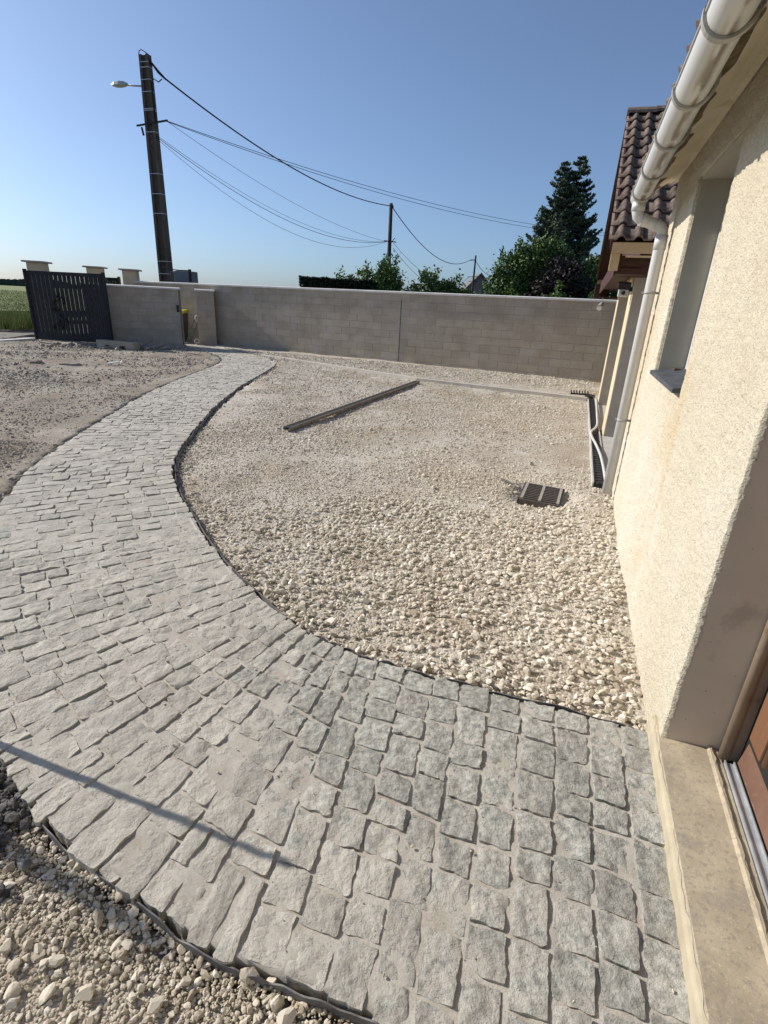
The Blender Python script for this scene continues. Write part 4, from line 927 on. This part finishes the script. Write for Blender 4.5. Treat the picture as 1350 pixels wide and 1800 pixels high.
for i in range(len(pts) - 1):
    for f_ in (0, .33, .66):
        P_ = [pts[max(i - 1, 0)], pts[i], pts[i + 1], pts[min(i + 2, len(pts) - 1)]]; sm.append(.5 * ((2 * P_[1]) + (P_[2] - P_[0]) * f_ + (2 * P_[0] - 5 * P_[1] + 4 * P_[2] - P_[3]) * f_ ** 2 + (3 * P_[1] - P_[0] - 3 * P_[2] + P_[3]) * f_ ** 3))
m.tube(sm + [pts[-1]], .016, 8); tag(m.build('hose', MT['pvc'], None, 0, H(8, .45, 0)), 'pale hose looping over the black drain channel by the garage', 'hose')
t = thing('offcut_comb', (3.85, 10.9, 0), 'short dark toothed channel offcut at the far end of the garage drain', 'channel offcut')
a = Vector((3.70, 10.95, .03)); m = MB(); m.bar(a, a + Vector((.38, -.05, 0)), .03, .03); m.build('spine', MT['black'], t)
for k in range(7): m = MB(); p = a + Vector((.02 + k * .055, -.005 * k, 0)); m.bar(p, p + Vector((.01, .09, .05)), .02, .02); m.build('tooth', MT['black'], t)
m = MB(); m.box((4.02, 10.72, .02), .16, .30, .05, -.5); m.build('end_piece', MT['black'], t)
# gully grate
gt = thing('gully_grate', (GR.x, GR.y, -.1), 'rusty grey iron gully grate tilted in a hollow of the gravel', 'drain grate')
Rg = Matrix.Rotation(A(-21), 3, 'Z') @ Euler((A(2), A(1), 0)).to_matrix(); Cg = Vector((GR.x, GR.y, -.018))
def G(x, y, z): return Cg + Rg @ Vector((x, y, z))
lx, ly = .19, .235
m = MB()
for (x0, x1, y0, y1) in ((-lx, lx, -ly, -ly + .02), (-lx, lx, ly - .02, ly), (-lx, -lx + .02, -ly, ly), (lx - .02, lx, -ly, ly)):
    m.box8([G(x0, y0, -.07), G(x1, y0, -.07), G(x1, y1, -.07), G(x0, y1, -.07), G(x0, y0, .0), G(x1, y0, .0), G(x1, y1, .0), G(x0, y1, .0)])
m.build('frame', MT['iron'], gt)
m = MB(); m.box8([G(-lx, -ly, -.16), G(lx, -ly, -.16), G(lx, ly, -.16), G(-lx, ly, -.16), G(-lx, -ly, -.15), G(lx, -ly, -.15), G(lx, ly, -.15), G(-lx, ly, -.15)]); m.build('pit', MT['darkgap'], gt)
for k in range(10):
    y = -ly + .04 + k * (2 * ly - .08) / 9; m = MB(); m.box8([G(-lx + .02, y - .009, -.006), G(lx - .02, y - .009, -.006), G(lx - .02, y + .009, -.006), G(-lx + .02, y + .009, -.006), G(-lx + .02, y - .009, .008), G(lx - .02, y - .009, .008), G(lx - .02, y + .009, .008), G(-lx + .02, y + .009, .008)])
    m.build('grate_bar', MT['iron'], gt)
m = MB()
for x0 in (-lx + .02, -.012, lx - .044): m.box8([G(x0, -ly + .02, -.02), G(x0 + .024, -ly + .02, -.02), G(x0 + .024, ly - .02, -.02), G(x0, ly - .02, -.02), G(x0, -ly + .02, .010), G(x0 + .024, -ly + .02, .010), G(x0 + .024, ly - .02, .010), G(x0, ly - .02, .010)])
m.build('cross_bar', MT['ironlight'], gt)
m = MB(); m.box((1.20, 4.93, -.02), .13, .03, .012, A(35) * -1, (.1, .2, 0)); tag(m.build('wood_sliver', MT['plank'], None, 0, (1.16, 4.86, -.05)), 'small dark wood sliver beside the iron grate', 'wood scrap')
# thin stake left of the picture whose shadow crosses the path
st_ = MB(); tipxy = Vector((-.214, 1.04)) + Vector((-.9225, .386)) * (1.0 / math.tan(SUN_EL)); st_.tube([(-1.93, 1.60, -.2), (tipxy.x, tipxy.y, 1.0)], [.017, .012], 8)
tag(st_.build('marker_stake', MT['plank'], None, 0, (-1.93, 1.60, 0)), 'thin stake left of the picture casting a line of shadow on the path', 'stake')

st2 = MB(); tip2 = Vector((-.56, .86)) + Vector((-.9225, .386)) * (1.9 / math.tan(SUN_EL)); st2.tube([(tip2.x - .05, tip2.y, -.2), (tip2.x, tip2.y, 1.9)], [.036, .028], 8)
tag(st2.build('marker_stake', MT['plank'], None, 0, (tip2.x - .05, tip2.y, 0)), 'taller stake left of the picture casting the soft shadow over the corner gravel', 'stake')

# ------------------------------------------------------------ utility poles
def sag(a, b, s_, n=24):
    a, b = Vector(a), Vector(b); return [a.lerp(b, t) - Z3 * (4 * s_ * t * (1 - t)) for t in np.linspace(0, 1, n)]
pb = Vector(H(18.6, -15.89)); pz = 9.22
t = thing('utility_pole', (pb.x, pb.y, 0), 'tall brown concrete utility pole with steel bands and street lamp behind the wall', 'utility pole')
ang = A(-14)
Rp = Matrix.Rotation(ang, 3, 'Z')
def PP(x, y, z): return Vector((pb.x, pb.y, 0)) + Rp @ Vector((x, y, 0)) + Z3 * z
w0, w1, dd0, dd1 = .21, .135, .15, .10
m = MB()
for sx in (-1, 1):      # two flanges
    m.box8([PP(sx * w0 - .05, -dd0, 0), PP(sx * w0 + .05, -dd0, 0), PP(sx * w0 + .05, dd0, 0), PP(sx * w0 - .05, dd0, 0), PP(sx * w1 - .05, -dd1, pz), PP(sx * w1 + .05, -dd1, pz), PP(sx * w1 + .05, dd1, pz), PP(sx * w1 - .05, dd1, pz)])
m.build('flanges', MT['pole'], t)
m = MB(); m.box8([PP(-w0, -.04, 0), PP(w0, -.04, 0), PP(w0, .04, 0), PP(-w0, .04, 0), PP(-w1, -.04, pz - .01), PP(w1, -.04, pz - .01), PP(w1, .04, pz - .01), PP(-w1, .04, pz - .01)])
for k in range(1): pass
m.build('web', MT['pole'], t)
for k in range(1, 18):
    z_ = k * .5; f_ = z_ / pz; ww = w0 + (w1 - w0) * f_; m = MB(); m.box(PP(0, 0, z_), 2 * ww - .1, .14, .09, ang) if z_ < 3.5 else None
    if m.v: m.build('rung', MT['pole'], t)
for z_ in (2.25, 2.7, 4.35, 5.0, 5.65, 6.95, 7.6, 7.65, 8.15, 8.5, 8.85, 9.0):
    f_ = z_ / pz; ww = w0 + (w1 - w0) * f_ + .054; dd = dd0 + (dd1 - dd0) * f_ + .004; m = MB(); m.box(PP(0, 0, z_), 2 * ww, 2 * dd, .022, ang); m.build('steel_band', MT['steel'], t)
m = MB(); m.tube([PP(-w1 - .07, -.05, z_) for z_ in np.linspace(pz + .02, 6.4, 6)] + [PP(-w0 - .05, -.05, 4)], .018, 6)
m.tube([PP(-w1 - .07, -.05, pz), PP(-w1 - .04, -.05, pz + .11), PP(-w1 + .05, -.05, pz + .14), PP(w1, -.05, pz + .02), PP(w1 + .08, -.05, pz - .2), PP(w1 + .3, -.05, pz - .42)], .016, 6)
m.tube([PP(w1 + .08, -.05, 7.2), PP(w1 + .09, -.05, 8.0), PP(w1 + .08, -.05, 8.45), PP(w1 + .16, -.05, 8.52), PP(w1 + .35, -.05, 8.42), PP(w1 + .5, -.05, 8.5)], .018, 6)
m.build('pole_cable', MT['cable'], t)
m = MB(); m.tube([PP(w1 + .05, 0, 9.05), PP(w1 + .35, 0, 8.72), PP(w1 + .62, 0, 8.5)], [.03, .05, .03], 8); m.build('cable_clamp', MT['cable'], t)
m = MB(); m.bar(PP(-.55, -.1, 7.15), PP(.75, -.1, 7.28), .05, .05); m.bar(PP(-.35, -.1, 7.1), PP(-.30, -.1, 6.85), .05, .05); m.build('cross_arm', MT['cable'], t)
lp = thing('street_lamp', PP(-w1, 0, 8.32), 'grey street lamp head on a short arm near the pole top', 'street lamp')
m = MB(); m.tube([PP(-w1, -.02, 8.33), PP(-.55, -.02, 8.36), PP(-.88, -.02, 8.40)], .025, 8); m.build('arm', MT['pvcgrey'], lp)
m = MB(); V = []; F = []
for (x, w_, zt, zb) in ((-.84, .05, .05, -.02), (-.95, .10, .09, -.045), (-1.15, .13, .10, -.06), (-1.35, .12, .08, -.05), (-1.47, .06, .04, -.02)):
    V += [PP(x, -w_, 8.41 + zb * .3), PP(x, -w_ * .6, 8.41 + zt), PP(x, w_ * .6, 8.41 + zt), PP(x, w_, 8.41 + zb * .3), PP(x, w_ * .6, 8.41 + zb), PP(x, -w_ * .6, 8.41 + zb)]
for i in range(4):
    for j in range(6): F.append((i * 6 + j, i * 6 + (j + 1) % 6, (i + 1) * 6 + (j + 1) % 6, (i + 1) * 6 + j))
F += [tuple(range(6))[::-1], tuple(range(24, 30))]; m.add(V, F); m.build('lamp_head', MT['lampglass'], lp)
# cabinet behind the wall
t = thing('pole_cabinet', H(18.4, -14.6, 1.6), 'grey metal cabinet fixed beside the concrete pole above the wall', 'cabinet')
m = MB(); m.box(H(18.2, -14.62, 1.75), .72, .5, 1.2, ang); m.build('body', MT['cabinet'], t, .01)
m = MB(); m.box(H(18.2, -15.05, 1.75), .22, .45, 1.14, ang); m.build('side_panel', MT['bin'], t, .01)
m = MB(); m.bar(H(18.1, -14.95, 2.37), H(18.1, -14.3, 2.37), .04, .05); m.bar(H(18.0, -14.26, 1.2), H(18.0, -14.26, 2.42), .08, .08); m.bar(H(18.1, -15.4, 2.43), H(18.1, -14.9, 2.38), .03, .03); m.build('bracket', MT['cable'], t)
p2 = Vector((-.52, 40, 0)); t = thing('utility_pole', p2, 'dark wooden pole standing behind the bushes, middle one of the line', 'utility pole')
m = MB(); m.tube([p2, p2 + Vector((-.05, 0, 7.8))], [.17, .115], 10); m.build('pole', MT['polewood'], t)
m = MB(); m.bar((-.95, 39.9, 5.55), (-.1, 39.9, 5.5), .06, .06); m.bar((-.5, 39.9, 5.4), (-.2, 39.9, 5.75), .04, .04); m.build('cross_arm', MT['cable'], t)
m = MB(); m.bar((-.62, 40, 7.62), (-.4, 40, 7.6), .1, .16); m.build('cable_clamp', MT['cable'], t)
p3 = Vector((9.45, 70, 0)); t = thing('utility_pole', p3, 'thin distant wooden pole beside the grey gable roof', 'utility pole')
m = MB(); m.tube([p3, p3 + Vector((0, 0, 7.5))], [.15, .10], 8); m.build('pole', MT['polewood'], t)
m = MB(); m.bar((8.7, 70, 5.1), (10.2, 70, 5.2), .06, .06); m.bar((8.9, 70, 4.6), (10.0, 70, 4.65), .06, .06); m.bar((8.8, 70, 6.95), (9.4, 70, 7.0), .08, .1); m.build('cross_arm', MT['cable'], t)
def wire(pts, r, mname, name, label, cat='cable', grp=None):
    b = MB(); b.tube(pts, r, 6); return tag(b.build(name, MT[mname], None, 0, pts[0]), label, cat, grp)
T1 = PP(w1 + .6, 0, 8.52); A1 = PP(.7, -.1, 7.27); A2 = PP(.2, -.1, 7.02)
def wpt(px, py, Y):
    u_, v_ = px - 675, py - 900; d = fw * FPX + right * u_ + down * v_; return Vector((0, 0, EYE)) + d * (Y / d.y)
wire([PP(w1, 0, 9.05)] + sag(T1, (-.58, 40, 7.65), .75, 40), .028, 'cable', 'power_cable', 'thick twisted black cable from the concrete pole to the middle pole')
wire(sag((-.45, 40, 7.55), (8.9, 70, 7.0), 1.6, 30), .030, 'cable', 'power_cable', 'black cable sagging from the middle pole to the distant pole')
wire(sag((9.5, 70, 6.9), (16.5, 90, 7.4), 1.2, 16), .03, 'wire', 'power_cable', 'cable leaving the distant pole towards the trees on the right')
for k, (e, s_) in enumerate((((16.0, 42.0, 6.95), .75), ((16.0, 42.2, 6.85), .85))):
    wire(sag(A1 + Vector((0, 0, -.02 * k)), e, s_, 40), .010, 'wire', 'phone_wire', ('upper' if k == 0 else 'lower') + ' of the two thin wires crossing the sky towards the spruce', 'wire')
for k, (z0_, s_, lab) in enumerate(((0, .55, 'highest faint'), (-.15, .95, 'second'), (-.2, 1.1, 'third'), (-.25, 1.55, 'lowest'))):
    wire(sag((A1 if k == 0 else A2) + Vector((0, 0, z0_)), (-.75, 39.9, 5.5), s_, 30), .008 if k != 2 else .012, 'wire', 'phone_wire', lab + ' of the thin sagging wires between the pole brackets', 'wire')
for k, s_ in enumerate((1.5, 1.9)):
    wire(sag((-.3, 40, 5.45 - .3 * k), (8.9, 70, 5.1), s_, 20), .014, 'wire', 'phone_wire', ('upper' if k == 0 else 'lower') + ' thin phone wire from the middle pole to the distant pole', 'wire')

# ------------------------------------------------------------ trees and bushes
def leaves(name, cen, size, m, tint, parent, asp=.55, droop=None):
    n = len(cen); a = rng.normal(size=(n, 3)); a /= np.linalg.norm(a, axis=1, keepdims=True); b = rng.normal(size=(n, 3)); b = np.cross(a, b); b /= np.linalg.norm(b, axis=1, keepdims=True)
    s1 = (size * rng.uniform(.7, 1.3, n))[:, None]
    V = np.stack([cen - a * s1, cen + b * s1 * asp, cen + a * s1, cen - b * s1 * asp], 1).reshape(-1, 3); F = np.arange(4 * n).reshape(-1, 4)
    bs = np.array(base_of(parent)); o = link(name, mesh_np(name, V - bs, F, m, tint=np.repeat(np.clip(tint, 0, 1), 4)), parent); return o
def crown_pts(lobes, n, shell=.55):
    """points in clumps through a set of ellipsoidal lobes"""
    vol = np.array([l[3] * l[4] * l[5] for l in lobes]) ** .7; vol /= vol.sum(); P = []; T = []
    for l, f in zip(lobes, vol):
        k = max(int(n * f / 26), 4); d = rng.normal(size=(k, 3)); d /= np.linalg.norm(d, axis=1, keepdims=True); r_ = rng.uniform(shell, 1.05, k)[:, None]
        c = d * r_ * np.array(l[3:6]) + np.array(l[:3]); rad = .20 * min(l[3:6])
        p = c[:, None, :] + rng.normal(size=(k, 26, 3)) * rad * .75; P.append(p.reshape(-1, 3)); tt = rng.uniform(.25, .75, k)
        T.append((tt[:, None] + rng.normal(0, .15, (k, 26))).ravel())
    return np.vstack(P), np.concatenate(T)
def tree(name, loc, lobes, n, size, m, label, cat='tree', trunk=None, tb=0.0, shoots=0):
    t = thing(name, loc, label, cat); ll = [(loc[0] + l[0], loc[1] + l[1], l[2], l[3], l[4], l[5]) for l in lobes]
    P, T = crown_pts(ll, n)
    if shoots:
        for _ in range(shoots):
            l = random.choice(ll); a = random.uniform(0, 6.28); b0 = np.array([l[0] + math.cos(a) * l[3] * .6, l[1] + math.sin(a) * l[4] * .6, l[2] + l[5] * .6]); d = np.array([math.cos(a) * .25, 0, 1.]) * random.uniform(.25, .8)
            k = 40; q = b0 + d * rng.random((k, 1)) + rng.normal(size=(k, 3)) * .07; P = np.vstack([P, q]); T = np.concatenate([T, rng.uniform(.4, 1, k)])
    k = P[:, 2] > -.1; leaves('crown', P[k], np.full(k.sum(), size), m, T[k] + tb, t)
    b = MB(); top = max(l[2] for l in lobes)
    b.tube([(loc[0], loc[1], -.3), (loc[0] + .05, loc[1], top * .5), (loc[0], loc[1], top)], [.12 * (trunk or 1), .09 * (trunk or 1), .03], 8)
    for _ in range(7):
        l = random.choice(ll); b.tube([(loc[0], loc[1], top * random.uniform(.25, .6)), (l[0], l[1], l[2])], [.05 * (trunk or 1), .015], 5)
    b.build('trunk', MT['bark'], t); return t
def spruce(loc, h, rad, label):
    t = thing('spruce_tree', loc, label, 'spruce'); P = []; T = []; br = MB(); tops = ((-.55, 0, h * .965), (.5, .1, h))
    for (tx, ty, th_) in tops: br.tube([(loc[0] + tx * .2, loc[1], -.3), (loc[0] + tx * .4, loc[1], th_ * .6), (loc[0] + tx, loc[1] + ty, th_)], [.22, .12, .02], 7)
    for ti, (tx, ty, th_) in enumerate(tops):
        z_ = .8
        while z_ < th_ - .05:
            f_ = 1 - z_ / th_; R_ = rad * (f_ ** .78) * (.92 if ti else .85) + .12
            ax = loc[0] + tx * (.2 + .8 * (z_ / th_)); k = max(4, int(15 * f_ ** .5))
            for j in range(k):
                a = random.uniform(0, 6.283); r_ = R_ * random.uniform(.72, 1.12); dirv = np.array([math.cos(a), math.sin(a), 0])
                nn = max(20, int(120 * r_)); s_ = rng.random(nn) ** .75
                dro = -.22 * r_ * np.sin(s_ * 2.6) + .18 * r_ * s_ ** 3 + .05
                side = np.array([-dirv[1], dirv[0], 0]); w_ = (.10 + .24 * r_ * (1 - s_) * s_ * 2.2)
                p = np.array([ax, loc[1] + ty, z_]) + dirv * (s_ * r_)[:, None] + np.array([0, 0, 1.]) * (dro - .10 * rng.random(nn))[:, None] + side * (rng.normal(size=nn) * w_)[:, None]
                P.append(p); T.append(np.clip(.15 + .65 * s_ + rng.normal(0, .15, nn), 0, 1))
            z_ += .25 + .17 * f_ * 1.5
    P = np.vstack(P); T = np.concatenate(T); k = P[:, 2] > 1.4
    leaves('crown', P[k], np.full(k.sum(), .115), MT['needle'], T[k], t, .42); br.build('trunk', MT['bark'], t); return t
spruce((11.1, 40, 0), 11.05, 4.3, 'tall dark spruce with a forked double tip above the other trees')
tree('broadleaf_tree', (7.9, 36, 0), [(-.6, 0, 3.5, 1.3, 1.3, 1.4), (.6, 0, 4.2, 1.5, 1.3, 1.4), (-1.3, 0, 2.6, 1.0, 1.1, 1.2), (1.7, .3, 4.2, 1.3, 1.2, 1.5), (0, 0, 2.2, 1.8, 1.4, 1.5), (1.6, 0, 2.4, 1.5, 1, 1.4)], 23000, .095, MT['leaf'], 'wide green broadleaf tree left of the spruce, above the wall', shoots=26)
tree('plum_tree', (9.75, 34, 0), [(0, 0, 3.2, 1.25, 1.1, 1.35), (-.5, 0, 2.4, 1.3, 1.1, 1.3), (.7, 0, 2.5, 1.2, 1.1, 1.4)], 14000, .085, MT['plum'], 'dark purple-leaved tree in front of the spruce foot')
tree('broadleaf_tree', (12.3, 36, 0), [(0, 0, 3.5, 1.0, 1.0, 1.3), (.4, 0, 2.4, 1.2, 1.0, 1.4), (1.6, 0, 3.6, 1.2, 1.0, 1.4)], 9000, .09, MT['leaf'], 'smaller green tree squeezed between spruce and garage roof', tb=.15, shoots=10)
for (X, Y, hh, rr_, lab) in ((5.3, 26, 2.75, .42, 'slim light green conifer poking over the wall, left of the plum tree'), (7.15, 25, 2.95, .50, 'bushy light green conifer at the middle of the dark trees'), (8.75, 25, 2.8, .55, 'rounded dark green conifer nearest the garage corner')):
    tree('small_conifer', (X, Y, 0), [(0, 0, hh * .3, rr_, rr_, hh * .3), (0, 0, hh * .62, rr_ * .75, rr_ * .7, hh * .22), (0, 0, hh * .85, rr_ * .4, rr_ * .4, hh * .16)], 5200, .055, MT['lime'] if X < 8 else MT['leaf'], lab, 'conifer')
t = thing('clipped_hedge', (-3.0, 24.2, 0), 'dark flat-topped clipped hedge, leftmost greenery above the wall', 'hedge')
n = 22000; x = rng.uniform(-4.05, -.9, n); y = rng.uniform(23.8, 24.6, n); zz = 2.42 - .10 * rng.random(n) ** 2 * 10 * rng.random(n) + .09 * fbm(x * 3, y * 3, 101, 2); zz = np.where(rng.random(n) < .45, zz, rng.uniform(.2, 2.4, n))
leaves('foliage', np.stack([x, y, zz], 1), np.full(n, .055), MT['leafdark'], rng.uniform(.1, .7, n), t)
m = MB(); m.box((-2.5, 24.2, 1.1), 3.0, .5, 2.1); m.build('dense_core', MT['leafdark'], t)
tree('bush', (-1.1, 25, 0), [(-1.0, 0, 1.9, .8, .6, .75), (0, 0, 2.15, .9, .6, .75), (.5, 0, 1.8, .7, .6, .8)], 8000, .06, MT['lime'], 'light green bush behind the wall left of the middle pole', 'bush', shoots=24)
tree('bush', (-.35, 24.4, 0), [(0, 0, 2.4, .5, .5, .6), (.1, 0, 1.6, .7, .5, .8)], 3600, .06, MT['leaf'], 'tall leafy shrub with upright shoots just left of the middle pole', 'bush', shoots=26)
tree('bush', (1.0, 24.6, 0), [(.2, 0, 1.7, .9, .6, .7), (-.6, 0, 1.5, .7, .6, .7)], 4200, .06, MT['lime'], 'low green bush just right of the middle pole', 'bush', shoots=4)
tree('bush', (1.35, 23.6, 0), [(0, 0, 2.15, .38, .35, .5), (.15, 0, 1.6, .5, .4, .6)], 1800, .06, MT['leaf'], 'thin shrub with loose upright twigs between two bushes', 'bush', shoots=18)
tree('bush', (2.35, 23.8, 0), [(-.3, 0, 1.95, .65, .5, .6), (.35, 0, 1.7, .75, .5, .6), (.9, 0, 1.5, .5, .5, .5)], 6500, .065, MT['leaf'], 'rounded darker green bush left of the distant grey gable', 'bush', shoots=8)
tree('bush', (5.4, 23, 0), [(-1, 0, 1.5, 1.3, .5, .65), (1.2, 0, 1.5, 1.4, .5, .65), (3.0, 0, 1.45, 1.2, .5, .6)], 9000, .055, MT['leaf'], 'low ragged hedge just above the wall coping on the right', 'hedge', tb=.1)
# far house gable
t = thing('far_house', (11.6, 78, 0), 'distant house showing only its grey gable roof behind the trees', 'house')
m = MB(); m.prism([(8.1, 76, -.1), (14.3, 76, -.1), (14.3, 76, 2.6), (11.2, 76, 5.7), (8.1, 76, 2.6)], (0, 8, 0)); m.build('wall', MT['farroof'], t)
m = MB(); m.prism([(7.6, 75.7, 2.3), (11.2, 75.7, 6.0), (14.8, 75.7, 2.3), (14.8, 75.7, 2.15), (11.2, 75.7, 5.8), (7.6, 75.7, 2.15)], (0, 8.6, 0)); m.build('roof', MT['farroof'], t)
# crop field: blades of the near zone
def crop(n, y0, y1, hgt, sz):
    y = y0 * (y1 / y0) ** rng.random(n); a0, a1 = -.98, -.60; x = y * rng.uniform(a0, a1, n); ok = (x < -13.5 - (y - 19) * -.1) ; 
    x = x[ok]; y = y[ok]; k = len(x); s_ = sz * (y / y0) ** .8; lean = rng.normal(0, .25, (k, 2)) * hgt; an = rng.uniform(0, 3.14, k)
    zt = hgt * rng.uniform(.8, 1.1, k) + .03 * fbm(x * .5, y * .5, 121, 2)
    V = np.stack([np.stack([x - np.cos(an) * s_, y - np.sin(an) * s_, np.full(k, .05)], 1), np.stack([x + np.cos(an) * s_, y + np.sin(an) * s_, np.full(k, .05)], 1), np.stack([x + lean[:, 0] * .5, y + lean[:, 1] * .5, zt], 1)], 1).reshape(-1, 3)
    T = np.clip(.45 + .5 * fbm(x * .25, y * .12, 122, 3) + rng.normal(0, .18, k), 0, 1); return V, np.repeat(T, 3)
V, T = crop(70000, 19.6, 130, .50, .022)
tag(link('crop_field', mesh_np('crop_field', V, np.arange(len(V)).reshape(-1, 3), MT['crop'], tint=T)), kind='stuff')
flat('field_canopy', [(-880, 21.2), (-19.5, 22), (-17.5, 29), (-60, 1490), (-1490, 1490)], .40, MT['cropbase'])
# distant wood on the horizon
n = 9000; x = rng.uniform(-1100, -250, n); zb = 5.5 + 7 * np.clip(fbm(x * .02, x * 0, 131, 4) + .3, 0, 1); 
P = np.stack([x, 900 + rng.uniform(-6, 6, n), rng.random(n) * zb], 1)
s1 = 2.2; V = np.stack([P + np.array([-s1, 0, -s1]), P + np.array([s1, 0, -s1 * .6]), P + np.array([s1 * .8, 0, s1]), P + np.array([-s1 * .8, 0, s1 * .7])], 1).reshape(-1, 3)
tag(link('distant_wood', mesh_np('distant_wood', V, np.arange(4 * n).reshape(-1, 4), MT['wood_far'])), kind='stuff')

# repeats share a group
GRP = {'gate_pillar': 'cream gate pillars with flat caps', 'utility_pole': 'utility poles along the road', 'small_conifer': 'small conifers above the wall', 'phone_wire': 'thin phone wires between the poles',
       'power_cable': 'black power cables between the poles', 'marker_stake': 'thin marker stakes', 'dirt_clod': 'mud lumps on the yard', 'edging_strip': 'edging strips along the path', 'bush': 'bushes behind the block wall',
       'broadleaf_tree': 'green trees beside the spruce'}
for o in SC.objects:
    if o.parent is None and o.get('label') and not o.get('group'):
        g_ = GRP.get(o.name.split('.')[0])
        if g_: o['group'] = g_
